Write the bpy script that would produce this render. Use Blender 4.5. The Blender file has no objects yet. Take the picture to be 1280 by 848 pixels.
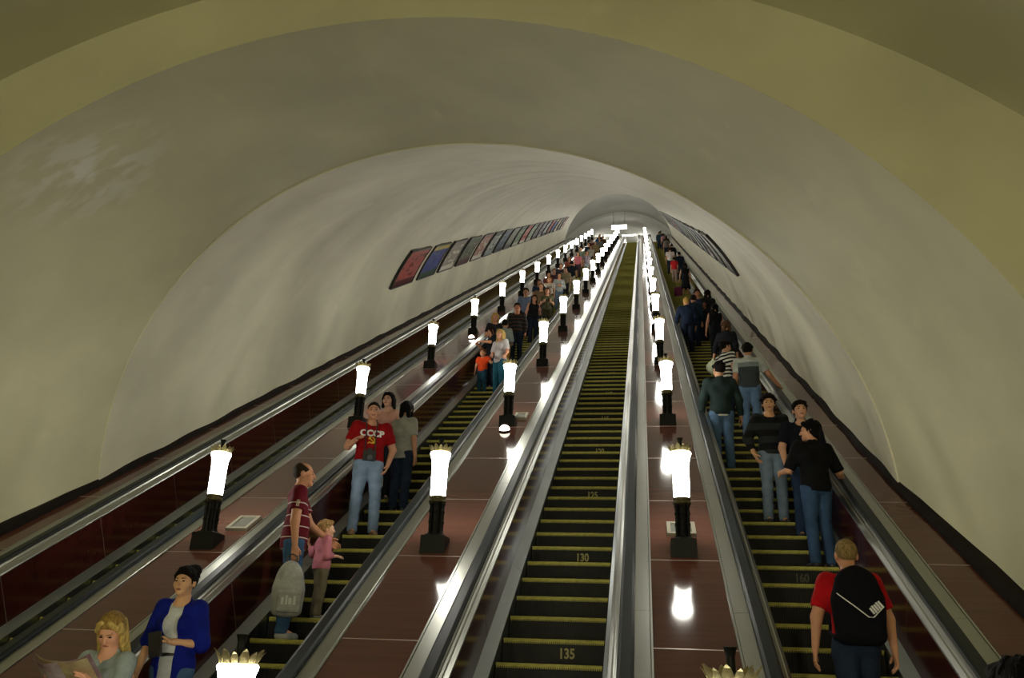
import bpy, math, random
import numpy as np
from mathutils import Matrix, Vector
random.seed(7)
D = bpy.data
C = bpy.context.scene.collection
SC = bpy.context.scene

# ------------------------------------------------------------------ camera
FPX = 1078.2
PITCH, YAW, ROLL = map(math.radians, (20.94, 9.26, 2.115))
CAM = Vector((0.927, -8.486, -0.047))
fw = Vector((-math.sin(YAW)*math.cos(PITCH), math.cos(YAW)*math.cos(PITCH), math.sin(PITCH)))
rt = Vector((math.cos(YAW), math.sin(YAW), 0)); up = rt.cross(fw)
r2 = rt*math.cos(ROLL) + up*math.sin(ROLL); u2 = -rt*math.sin(ROLL) + up*math.cos(ROLL)
cd = D.cameras.new('camera'); cam = D.objects.new('camera', cd); C.objects.link(cam)
cam.matrix_world = Matrix(((r2.x, u2.x, -fw.x, CAM.x), (r2.y, u2.y, -fw.y, CAM.y), (r2.z, u2.z, -fw.z, CAM.z), (0, 0, 0, 1)))
cd.sensor_fit = 'HORIZONTAL'; cd.sensor_width = 36; cd.lens = FPX*36/1280; cd.clip_start = .05; cd.clip_end = 400
SC.camera = cam

# ------------------------------------------------------------------ world, exposure, light levels
w = D.worlds.new('world'); SC.world = w; w.use_nodes = True
w.node_tree.nodes['Background'].inputs[0].default_value = (.6, .62, .55, 1)
w.node_tree.nodes['Background'].inputs[1].default_value = 0.0
SC.view_settings.view_transform = 'Standard'; SC.view_settings.look = 'None'
SC.view_settings.exposure = 0.0; SC.view_settings.gamma = 1; SC.view_settings.use_curve_mapping = False
LAMP_E = 34.0          # glass shades of the escalator lamps
HALL_E = 185.0          # globes hanging in the lower hall behind the camera
TOP_E = 42.0            # fluorescent tubes and added bowl lamps of the upper hall
SC.cycles.use_denoising = True

# ------------------------------------------------------------------ helpers
S30, C30 = .5, math.sqrt(3)/2
T30 = S30/C30
SK = -3.58             # incline starts here (distance along the slope)
SEND = 84.0
def P(x, s, h):
    """point: lateral x, distance s along the slope, height h square to the slope (level below SK)"""
    def inc(s): return (x, s*C30-h*S30, s*S30+h*C30)
    def lev(s): return (x, SK*C30+(s-SK), SK*S30+h)
    def top(s): return (x, SEND*C30+(s-SEND), SEND*S30+h)
    if s > SEND: return top(s)
    if s >= SK+.3: return inc(s)
    if s <= SK-.3: return lev(s)
    f = (s-SK+.3)/.6; a = lev(SK-.3); b = inc(SK+.3)
    return tuple(a[i]+(b[i]-a[i])*f for i in range(3))
def lin(h):
    h = h.lstrip('#'); c = [int(h[i:i+2], 16)/255 for i in (0, 2, 4)]
    return tuple(v/12.92 if v <= .04045 else ((v+.055)/1.055)**2.4 for v in c)+(1,)
def obj(name, me, mat=None, parent=None):
    o = D.objects.new(name, me); C.objects.link(o)
    if mat is not None and me is not None and not me.materials: me.materials.append(mat)
    if parent: o.parent = parent
    return o
def empty(name, loc=(0, 0, 0), rz=0):
    o = D.objects.new(name, None); C.objects.link(o); o.location = loc; o.rotation_euler = (0, 0, rz); o.empty_display_size = .2
    return o
def tag(o, label=None, cat=None, group=None, kind=None):
    if label: o['label'] = label
    if cat: o['category'] = cat
    if group: o['group'] = group
    if kind: o['kind'] = kind
    return o
def mesh(name, V, F, smooth=False, mats=None, idx=None):
    me = D.meshes.new(name); me.from_pydata([tuple(v) for v in V], [], [tuple(f) for f in F])
    if smooth: me.polygons.foreach_set('use_smooth', [True]*len(me.polygons))
    for m in mats or []: me.materials.append(m)
    if idx is not None: me.polygons.foreach_set('material_index', idx)
    me.update(); return me
class MB:
    def __init__(s): s.V = []; s.F = []
    def add(s, V, F):
        b = len(s.V); s.V += [tuple(v) for v in V]; s.F += [tuple(i+b for i in f) for f in F]
    def hexa(s, q):   # 8 corners: bottom ring 4, top ring 4
        s.add(q, [(3, 2, 1, 0), (4, 5, 6, 7), (0, 1, 5, 4), (1, 2, 6, 5), (2, 3, 7, 6), (3, 0, 4, 7)])
    def box(s, c, d):
        x, y, z = c; a, b, e = d[0]/2, d[1]/2, d[2]/2
        s.hexa([(x-a, y-b, z-e), (x+a, y-b, z-e), (x+a, y+b, z-e), (x-a, y+b, z-e), (x-a, y-b, z+e), (x+a, y-b, z+e), (x+a, y+b, z+e), (x-a, y+b, z+e)])
    def sbox(s, x0, x1, s0, s1, h0, h1):   # box in slope coordinates
        s.hexa([P(x0, s0, h0), P(x1, s0, h0), P(x1, s1, h0), P(x0, s1, h0), P(x0, s0, h1), P(x1, s0, h1), P(x1, s1, h1), P(x0, s1, h1)])
    def lathe(s, prof, n=20, c=(0, 0, 0), cap=True):
        b = len(s.V); m = len(prof)
        for r, z in prof:
            for i in range(n):
                a = 2*math.pi*i/n; s.V.append((c[0]+r*math.cos(a), c[1]+r*math.sin(a), c[2]+z))
        for j in range(m-1):
            for i in range(n):
                k = (i+1) % n; s.F.append((b+j*n+i, b+j*n+k, b+(j+1)*n+k, b+(j+1)*n+i))
        if cap:
            s.F.append(tuple(b+i for i in reversed(range(n)))); s.F.append(tuple(b+(m-1)*n+i for i in range(n)))
    def tube(s, pts, r, n=8):
        pts = [Vector(p) for p in pts]; b = len(s.V)
        for i, p in enumerate(pts):
            t = (pts[min(i+1, len(pts)-1)]-pts[max(i-1, 0)]).normalized()
            u = t.orthogonal().normalized() if abs(t.x) < .9 else t.cross(Vector((0, 0, 1))).normalized()
            u = (Vector((1, 0, 0))-t*t.x).normalized() if abs(t.x) < .9 else u
            v = t.cross(u); rr = r[i] if isinstance(r, (list, tuple)) else r
            for k in range(n):
                a = 2*math.pi*k/n; s.V.append(tuple(p+u*math.cos(a)*rr+v*math.sin(a)*rr))
        for i in range(len(pts)-1):
            for k in range(n):
                l = (k+1) % n; s.F.append((b+i*n+k, b+i*n+l, b+(i+1)*n+l, b+(i+1)*n+k))
        s.F.append(tuple(b+k for k in reversed(range(n)))); s.F.append(tuple(b+(len(pts)-1)*n+k for k in range(n)))
    def extr(s, prof, stations, x0=0, sgn=1):  # closed profile [(x,h)] swept along the slope
        b = len(s.V); n = len(prof)
        for st in stations:
            for x, h in prof: s.V.append(P(x0+sgn*x, st, h))
        for j in range(len(stations)-1):
            for i in range(n):
                k = (i+1) % n; f = (b+j*n+i, b+j*n+k, b+(j+1)*n+k, b+(j+1)*n+i); s.F.append(f if sgn > 0 else f[::-1])
        s.F.append(tuple(b+i for i in range(n))[::-1]); s.F.append(tuple(b+(len(stations)-1)*n+i for i in range(n)))
    def build(s, name, mat, parent=None, smooth=False):
        return obj(name, mesh(name, s.V, s.F, smooth), mat, parent)

def mat(name, col, rough=.6, metal=0, spec=.5, var=0, scale=8, stretch=(1, 1, 1), bump=0, bscale=40, emit=None, estr=0, coat=0, sheen=0, col2=None):
    m = D.materials.new(name); m.use_nodes = True; nt = m.node_tree; b = nt.nodes['Principled BSDF']
    if isinstance(col, str): col = lin(col)
    b.inputs['Base Color'].default_value = col; b.inputs['Roughness'].default_value = rough; b.inputs['Metallic'].default_value = metal
    b.inputs['Specular IOR Level'].default_value = spec
    if coat: b.inputs['Coat Weight'].default_value = coat; b.inputs['Coat Roughness'].default_value = .08
    if sheen: b.inputs['Sheen Weight'].default_value = sheen
    if emit: b.inputs['Emission Color'].default_value = emit; b.inputs['Emission Strength'].default_value = estr
    if var or bump:
        tc = nt.nodes.new('ShaderNodeTexCoord'); mp = nt.nodes.new('ShaderNodeMapping'); mp.inputs['Scale'].default_value = stretch
        nt.links.new(tc.outputs['Object'], mp.inputs[0])
    if var:
        n = nt.nodes.new('ShaderNodeTexNoise'); n.inputs['Scale'].default_value = scale; n.inputs['Detail'].default_value = 5
        nt.links.new(mp.outputs[0], n.inputs[0])
        r = nt.nodes.new('ShaderNodeValToRGB'); c2 = lin(col2) if isinstance(col2, str) else col2
        r.color_ramp.elements[0].position = .3; r.color_ramp.elements[1].position = .72
        r.color_ramp.elements[0].color = tuple(max(0, c*(1-var)) for c in col[:3])+(1,)
        r.color_ramp.elements[1].color = c2 or tuple(min(1, c*(1+var)) for c in col[:3])+(1,)
        nt.links.new(n.outputs[0], r.inputs[0]); nt.links.new(r.outputs[0], b.inputs['Base Color'])
    if bump:
        n2 = nt.nodes.new('ShaderNodeTexNoise'); n2.inputs['Scale'].default_value = bscale; n2.inputs['Detail'].default_value = 4
        nt.links.new(mp.outputs[0], n2.inputs[0]); bm = nt.nodes.new('ShaderNodeBump'); bm.inputs['Strength'].default_value = bump; bm.inputs['Distance'].default_value = .02
        nt.links.new(n2.outputs[0], bm.inputs['Height']); nt.links.new(bm.outputs[0], b.inputs['Normal'])
    return m

# ------------------------------------------------------------------ materials
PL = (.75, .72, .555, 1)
def plaster(name, col, stain=None):
    m = mat(name, col, rough=.55, spec=.35, var=.09, scale=.9, bump=.12, bscale=3.0)
    nt = m.node_tree; b = nt.nodes['Principled BSDF']
    src = b.inputs['Base Color'].links[0].from_socket
    tc = nt.nodes.new('ShaderNodeTexCoord')
    def noise(sc, det=8, st=(1, 1, 1)):
        mp = nt.nodes.new('ShaderNodeMapping'); mp.inputs['Scale'].default_value = st; nt.links.new(tc.outputs['Object'], mp.inputs[0])
        n = nt.nodes.new('ShaderNodeTexNoise'); n.inputs['Scale'].default_value = sc; n.inputs['Detail'].default_value = det; nt.links.new(mp.outputs[0], n.inputs[0]); return n.outputs[0]
    def ramp(s, a, b_):
        r = nt.nodes.new('ShaderNodeMapRange'); r.inputs[1].default_value = a; r.inputs[2].default_value = b_; nt.links.new(s, r.inputs[0]); return r.outputs[0]
    def mix(fac, a, colr):
        x = nt.nodes.new('ShaderNodeMix'); x.data_type = 'RGBA'; nt.links.new(fac, x.inputs[0]); nt.links.new(a, x.inputs[6]); x.inputs[7].default_value = colr; return x.outputs[2]
    # old damp blotches and fine scuffs
    src = mix(ramp(noise(.35, 6), .56, .9), src, tuple(c*.78 for c in col[:3])+(1,))
    src = mix(ramp(noise(2.2, 9, (1, .4, 1)), .64, .95), src, tuple(min(1, c*1.25) for c in col[:3])+(1,))
    if stain:   # flaked whitewash patch with a place of its own
        g = nt.nodes.new('ShaderNodeNewGeometry'); v = nt.nodes.new('ShaderNodeVectorMath'); v.operation = 'DISTANCE'; v.inputs[1].default_value = stain
        nt.links.new(g.outputs['Position'], v.inputs[0])
        fall = ramp(v.outputs['Value'], .95, .1)
        mu = nt.nodes.new('ShaderNodeMath'); mu.operation = 'MULTIPLY'; nt.links.new(fall, mu.inputs[0]); nt.links.new(ramp(noise(2.6, 10, (1, 2.2, 1)), .46, .58), mu.inputs[1])
        m2 = nt.nodes.new('ShaderNodeMath'); m2.operation = 'MULTIPLY'; nt.links.new(mu.outputs[0], m2.inputs[0]); m2.inputs[1].default_value = .7
        src = mix(m2.outputs[0], src, (.97, .96, .90, 1))
    nt.links.new(src, b.inputs['Base Color'])
    return m
M = {}
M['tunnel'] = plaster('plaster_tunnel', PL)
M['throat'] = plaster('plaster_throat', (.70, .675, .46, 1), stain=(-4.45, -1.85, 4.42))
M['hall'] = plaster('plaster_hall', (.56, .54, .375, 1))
M['upper'] = mat('plaster_upper', (.55, .56, .50, 1), .6, var=.06, scale=.5)
M['deck'] = mat('laminate_brown', (.098, .037, .025, 1), .10, spec=.22, var=.13, scale=3.5, stretch=(.35, 6, 6))
M['seam'] = mat('seam_strip', (.50, .40, .36, 1), .35, metal=.7)
M['panel'] = mat('laminate_dark_red', (.050, .010, .008, 1), .16, spec=.4, var=.2, scale=2, stretch=(1, 3, 3))
M['steel'] = mat('brushed_steel', (.36, .365, .33, 1), .36, metal=1, var=.10, scale=4, stretch=(1, .15, .15))
M['steel2'] = mat('polished_steel', (.40, .41, .38, 1), .30, metal=1, var=.08, scale=5, stretch=(1, .2, .2))
M['skirt'] = mat('skirt_steel', (.31, .335, .34, 1), .34, metal=1, var=.15, scale=1.2, stretch=(2, .7, .7))
M['groove'] = mat('groove_dark', (.03, .03, .03, 1), .5)
M['rubber'] = mat('handrail_rubber', (.008, .012, .014, 1), .45, spec=.22)
M['step'] = mat('step_metal', (.009, .009, .008, 1), .55, spec=.2, var=.35, scale=6)
M['yellow'] = mat('yellow_edge', (.38, .35, .055, 1), .6, var=.3, scale=14, stretch=(1, 4, 4))
M['paint'] = mat('yellow_numeral', (.32, .29, .10, 1), .6, var=.3, scale=60)
M['paint2'] = mat('worn_numeral', (.05, .048, .03, 1), .6, var=.5, scale=40)
M['iron'] = mat('cast_iron', (.006, .006, .005, 1), .45, spec=.18, bump=.1, bscale=60)
M['gold'] = mat('gilt_bronze', (.40, .34, .16, 1), .38, metal=.85, var=.25, scale=30)
M['glass'] = mat('lit_opal_glass', (.9, .9, .86, 1), .4, emit=(1, .975, .87, 1), estr=LAMP_E)
M['trim'] = mat('wall_trim', (.008, .005, .004, 1), .7, spec=.15, var=.3, scale=4, bump=.3, bscale=6)
M['granite'] = mat('floor_granite', (.22, .19, .16, 1), .3, var=.3, scale=20)
M['black'] = mat('black_metal', (.012, .012, .012, 1), .4)
M['tube'] = mat('fluorescent_tube', (.9, .9, .9, 1), .4, emit=(1, .97, .9, 1), estr=TOP_E)
M['signlit'] = mat('lit_sign_face', (.9, .9, .9, 1), .4, emit=(1, .95, .82, 1), estr=4.5)
M['dome'] = mat('lit_dome_glass', (.9, .8, .7, 1), .3, emit=(1, .86, .72, 1), estr=6.0)

# ------------------------------------------------------------------ tunnel, portal, halls
XC = -1.285
RT, HC = 5.27, -.30
EA, EL, EC, ER = -5.14, -2.57, 0.0, 2.57
def ring_tunnel(s, R, n, a0=-22, a1=202, wav=0):
    out = []
    for i in range(n+1):
        a = math.radians(a0+(a1-a0)*i/n)
        out.append((XC+(R+wav)*math.cos(a), s*C30-(HC+(R+wav)*math.sin(a))*S30, s*S30+(HC+(R+wav)*math.sin(a))*C30))
    return out
def strip(rings, flip=False):
    V = []; F = []; n = len(rings[0])
    for r in rings: V += r
    for j in range(len(rings)-1):
        for i in range(n-1):
            f = (j*n+i, j*n+i+1, (j+1)*n+i+1, (j+1)*n+i); F.append(f[::-1] if flip else f)
    return V, F
rings = []
s = 3.0; rng = random.Random(3)
ph1, ph2 = 0.4, 1.9
def wavf(s): return (.011*math.sin(2*math.pi*s/1.72+ph1)+.008*math.sin(2*math.pi*s/4.1+ph2))*min(1, max(0, (s-3)/.6))
while s <= 78.01:
    wav = wavf(s)
    rings.append(ring_tunnel(s, RT, 96, wav=wav)); s += .2
lip = ring_tunnel(3.0, RT+.018, 96)
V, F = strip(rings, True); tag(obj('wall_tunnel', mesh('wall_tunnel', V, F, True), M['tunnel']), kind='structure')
V, F = strip([lip, rings[0]], True); tag(obj('trim_1', mesh('trim_1', V, F), M['tunnel']), kind='structure')
# throat: from the upright portal arch to the first tunnel ring
YP, ZP, RP = -2.67, -.19, 5.44
def ring_portal(n, y, z0, R, a0=-22, a1=202):
    return [(XC+R*math.cos(math.radians(a0+(a1-a0)*i/n)), y, z0+R*math.sin(math.radians(a0+(a1-a0)*i/n))) for i in range(n+1)]
ra = ring_portal(96, YP, ZP, RP); thr = []
for k in range(13):
    f = k/12; thr.append([tuple(a[j]+(b[j]-a[j])*f for j in range(3)) for a, b in zip(ra, lip)])
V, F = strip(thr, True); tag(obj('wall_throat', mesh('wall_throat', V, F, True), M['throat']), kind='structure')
# portal wall face and lower hall
ZH, RH = -1.5, 7.35
rb = [(XC+RP*math.cos(math.radians(-18+216*i/96)), YP, ZP+RP*math.sin(math.radians(-18+216*i/96))) for i in range(97)]
rc = [(XC+RH*math.cos(math.radians(-2.3+184.6*i/96)), YP, ZH+RH*math.sin(math.radians(-2.3+184.6*i/96))) for i in range(97)]
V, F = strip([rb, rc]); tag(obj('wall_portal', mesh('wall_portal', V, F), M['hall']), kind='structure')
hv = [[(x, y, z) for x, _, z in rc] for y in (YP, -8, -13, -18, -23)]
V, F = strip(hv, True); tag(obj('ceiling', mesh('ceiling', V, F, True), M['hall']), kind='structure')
bk = [(x, -23, z) for x, _, z in rc]
V = bk+[(XC, -23, -1.8)]; F = [(i, i+1, len(bk)) for i in range(len(bk)-1)]
tag(obj('wall_back', mesh('wall_back', V, F), M['hall']), kind='structure')
ZF = SK*S30
b = MB(); b.box((XC, -12.9, ZF-.05), (15.2, 20.4, .1)); tag(b.build('floor', M['granite']), kind='structure')
# pendant globes of the hall, behind the camera
for k, (px, py) in enumerate(((XC-2.2, -19.5), (XC+2.2, -19.5))):
    g = empty('pendant_lamp', (px, py, 1.2)); tag(g, 'round globe pendant lamp of the lower hall, '+('left' if k == 0 else 'right')+' one behind the viewer', 'lamp')
    b = MB(); b.lathe([(.02, -.3)]+[(.3*math.cos(math.radians(a)), .3*math.sin(math.radians(a))) for a in range(-80, 81, 20)]+[(.02, .3)], 20)
    b.build('globe', mat('hall_globe_glass', (.9, .85, .7, 1), .4, emit=(1, .96, .68, 1), estr=HALL_E), g, True)
    b = MB(); b.lathe([(.015, .3), (.015, 4.3)], 8); b.build('rod', M['black'], g)
# upper hall
UZ = SEND*S30; UY = SEND*C30
def uring(y, z0, R): return [(XC+R*math.cos(math.radians(-10+200*i/64)), y, z0+R*math.sin(math.radians(-10+200*i/64))) for i in range(65)]
end = ring_tunnel(78.0, RT, 64); Y0 = 64.5
R_U, Z_U = 7.2, UZ-2.2
V, F = strip([uring(y, Z_U, R_U) for y in (58, 66, 72, 77, 77.001, 90)], True)
tag(obj('ceiling_upper', mesh('ceiling_upper', V, F, True), M['upper']), kind='structure')
V, F = strip([uring(75.2, Z_U, R_U-.35), uring(76.4, Z_U, R_U-.35)], True); V2, F2 = strip([uring(75.2, Z_U, R_U+.05), uring(75.2, Z_U, R_U-.35)], True); V3, F3 = strip([uring(76.4, Z_U, R_U-.35), uring(76.4, Z_U, R_U+.05)], True)
b = MB(); b.add(V, F); b.add(V2, F2); b.add(V3, F3); tag(b.build('trim_2', M['upper']), kind='structure')
b = MB(); b.box((XC, 90.1, UZ+2), (16, .2, 12)); tag(b.build('wall_upper', M['upper']), kind='structure')
b = MB(); b.box((XC, UY+9.5, UZ-.07), (14.4, 18, .14)); tag(b.build('floor_upper', M['granite']), kind='structure')
# facing ring at the tunnel's top end
V, F = strip([ring_tunnel(78, RT, 64), ring_tunnel(78, RT+3, 64)]); tag(obj('wall_end', mesh('wall_end', V, F), M['upper']), kind='structure')

# ------------------------------------------------------------------ escalators
PHASE = {'A': .3, 'L': .63, 'C': 0.0, 'R': -.02}
WHERE = {'A': (EA, 'escalator beside the left poster wall, its steps hidden behind the lamp balustrade'),
         'L': (EL, 'escalator crowded with riders facing down, left of the empty one'),
         'C': (EC, 'empty escalator in the middle with numbers painted on the risers'),
         'R': (ER, 'escalator on the right carrying riders seen from behind')}
ST = [-5.4, SK-.3, SK+.3]+[x for x in np.arange(2, SEND, 8)]+[SEND, SEND+1.2]
# one step: ribbed tread and riser, shared by every copy
b = MB(); W2 = .5
b.hexa([(-W2, 0, -.02), (W2, 0, -.02), (W2, .40, -.02), (-W2, .40, -.02), (-W2, 0, 0), (W2, 0, 0), (W2, .40, 0), (-W2, .40, 0)])
b.hexa([(-W2, .004, -.26), (W2, .004, -.26), (W2, .03, -.26), (-W2, .03, -.26), (-W2, .004, -.02), (W2, .004, -.02), (W2, .03, -.02), (-W2, .03, -.02)])
for i in range(40):
    x = -.4875+i*.025
    b.box((x, .001, -.145), (.011, .007, .225)); b.box((x, .22, .003), (.011, .35, .006))
me_step = mesh('step', b.V, b.F)
me_step.materials.append(M['step'])
b = MB(); b.box((0, .018, .004), (.985, .05, .008)); b.box((0, -.005, -.010), (.985, .012, .024))
for i in range(48):
    b.box((-.482+i*.0205, -.005, -.029), (.0115, .011, .016))
me_edge = mesh('yellow_edge', b.V, b.F); me_edge.materials.append(M['yellow'])
b = MB(); b.box((0, .018, .004), (.985, .05, .008)); b.box((0, -.005, -.011), (.985, .012, .022)); FAR_EDGE = b
b = MB(); b.hexa([(-W2, 0, -.26), (W2, 0, -.26), (W2, .40, -.02), (-W2, .40, -.02), (-W2, 0, 0), (W2, 0, 0), (W2, .40, 0), (-W2, .40, 0)]); FAR_STEP = b
def text_mesh(txt, size, name='text', extr=0.0, bold=0.0):
    cu = D.curves.new(name, 'FONT'); cu.body = txt; cu.size = size; cu.align_x = 'CENTER'; cu.align_y = 'CENTER'; cu.extrude = extr; cu.offset = bold
    o = D.objects.new(name, cu); C.objects.link(o); dg = bpy.context.evaluated_depsgraph_get()
    me = D.meshes.new_from_object(o.evaluated_get(dg)); D.objects.remove(o); D.curves.remove(cu); me.name = name; return me
NSTEP = 120
def escalator(key):
    xc, lab = WHERE[key]; e = empty('escalator', (xc, -3.1, ZF)); tag(e, lab, 'escalator'); e['group'] = 'escalators in the tunnel'
    off = Matrix.Translation((-xc, 3.1, -ZF))
    def put(o):
        o.matrix_local = off; return o
    ph = PHASE[key]; n0 = math.ceil(-2.95/.4-ph); n1 = int((UY-.2)/.4-ph)
    fs, fe = MB(), MB()
    for n in range(n0, n1+1):
        y = .4*(n+ph); z = y*T30
        if n-n0 < NSTEP:
            o = D.objects.new('step', me_step); C.objects.link(o); o.parent = e; o.location = (0, y+3.1, z-ZF)
            q = D.objects.new('yellow_edge', me_edge); C.objects.link(q); q.parent = o
            num = 136-n if key == 'C' else (165-n if key == 'R' else None)
            if num is not None and num % 5 == 0 and n >= 0 and n < 60:
                t = text_mesh(str(num), .13, 'step_number', .0015, .004)
                if not t.materials: t.materials.append(M['paint'] if key == 'C' else M['paint2'])
                q = D.objects.new('step_number', t); C.objects.link(q); q.parent = o
                q.location = (.13 if key == 'C' else .08, -.006, -.125); q.rotation_euler = (math.pi/2, 0, 0); q.scale = (.82, 1, 1)
        else:
            fs.add([(v[0]+xc, v[1]+y, v[2]+z) for v in FAR_STEP.V], FAR_STEP.F); fe.add([(v[0]+xc, v[1]+y, v[2]+z) for v in FAR_EDGE.V], FAR_EDGE.F)
    o = put(fs.build('distant_steps', M['step'], e)); o['kind'] = 'stuff'; o = put(fe.build('distant_yellow_edges', M['yellow'], e)); o['kind'] = 'stuff'
    for sg in (-1, 1):
        # skirt board and its sloping steel cover, in lengths
        sj = [-5.4, SK-.3, SK+.3, -1.48]+[1.94+3.42*k for k in range(0, 24)]+[SEND]
        for a, c in zip(sj[:-1], sj[1:]):
            m = MB(); m.extr([(.508, -.32), (.52, -.32), (.52, .03), (.635, .10), (.635, .112), (.508, .052)], [a+.003, c-.003], xc, sg); put(m.build('skirt', M['skirt'], e))
        # inner side panels with open joints
        pj = [-5.4, SK-.3, SK+.3, -1.45]+[.27+1.713*k for k in range(0, 49)]+[SEND]
        for a, c in zip(pj[:-1], pj[1:]):
            m = MB(); m.extr([(.624, .10), (.65, .10), (.65, .635), (.624, .635)], [a+.006, c-.006], xc, sg); put(m.build('side_panel', M['panel'], e))
        m = MB(); m.extr([(.6265, .11), (.648, .11), (.648, .634), (.6265, .634)], ST, xc, sg); put(m.build('panel_backing', M['seam'], e))
        # polished inner rail guide, two lips with a dark groove between
        m = MB(); m.extr([(.600, .642), (.604, .630), (.70, .630), (.70, .722), (.690, .726), (.668, .712), (.662, .698), (.646, .684), (.634, .680), (.604, .652)], ST, xc, sg); put(m.build('rail_guide', M['steel2'], e))
        # handrail belt
        m = MB(); m.extr([(.676, .700), (.803, .700), (.803, .722), (.798, .740), (.780, .752), (.704, .752), (.684, .742), (.676, .726)], ST, xc, sg); o = put(m.build('handrail', M['rubber'], e))
        # steel deck cover strip beside the belt, in lengths
        tj = [-5.4, SK-.3, SK+.3]+[-.3+3.42*k for k in range(0, 25)]+[SEND]
        for a, c in zip(tj[:-1], tj[1:]):
            m = MB(); m.extr([(.803, .66), (.935, .66), (.935, .706), (.930, .710), (.808, .710), (.803, .706)], [a+.002, c-.002], xc, sg); put(m.build('cover_strip', M['steel'], e))
        m = MB(); m.extr([(.938, .66), (.955, .66), (.955, .712), (.938, .712)], ST, xc, sg); put(m.build('edge_trim', M['steel2'], e))
    return e
for k in 'ALCR': escalator(k)

# ------------------------------------------------------------------ balustrade decks between the escalators
def deck(x0, x1, lab, outer=0):
    e = empty('balustrade_deck', ((x0+x1)/2, -3.1, ZF)); tag(e, lab, 'deck'); e['group'] = 'brown laminate decks of the escalators'
    off = Matrix.Translation((-(x0+x1)/2, 3.1, -ZF))
    sj = [-5.4, SK-.3, SK+.3, -2.64]+[-.92+1.722*k for k in range(0, 49)]+[SEND]
    for a, c in zip(sj[:-1], sj[1:]):
        m = MB(); m.sbox(x0, x1, a+.007, c-.007, .68, .700); o = m.build('deck_panel', M['deck'], e); o.matrix_local = off
        m = MB(); m.sbox(x0, x1, c-.006, c+.006, .68, .7015); o = m.build('seam_strip', M['seam'], e); o.matrix_local = off
    m = MB(); m.extr([(x0, -.3), (x1, -.3), (x1, -.25), (x0, -.25)], ST); o = m.build('deck_base', M['black'], e); o.matrix_local = off
    return e
deck(EC+.956, ER-.956, 'brown glossy deck with lamps between the empty and the right escalator')
deck(EL+.956, EC-.956, 'brown glossy deck with lamps between the crowded and the empty escalator')
deck(EA+.956, EL-.956, 'brown glossy deck with lamps left of the crowded escalator')
deck(ER+.956, ER+1.42, 'narrow brown deck against the right tunnel wall')
deck(EA-1.42, EA-.956, 'narrow brown deck against the left tunnel wall')
# dark uneven trim where the plaster meets the outer decks
for nm, sg in (('trim_3', 1), ('trim_4', -1)):
    b = MB(); r_ = random.Random(5 if sg > 0 else 9); prev = None
    V = []; F = []; st = [SK+.3]+list(np.arange(-3, 78, .45))
    for s in st:
        j1, j2 = r_.uniform(-.006, .006), r_.uniform(-.008, .008)
        x = XC+sg*((5.18 if s > 3 else 5.185+(3-s)*.0379)+j1+wavf(s)*.9); w_ = .075+j2*.5
        V += [P(x-sg*w_, s, .69), P(x+sg*.12, s, .69), P(x+sg*.12, s, .80+j2), P(x-sg*.01, s, .79+j2), P(x-sg*w_, s, .735+j2)]
    for i in range(len(st)-1):
        for k in range(5):
            l = (k+1) % 5; f = (i*5+k, i*5+l, (i+1)*5+l, (i+1)*5+k); F.append(f if sg > 0 else f[::-1])
    tag(obj(nm, mesh(nm, V, F), M['trim']), kind='structure')

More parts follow.
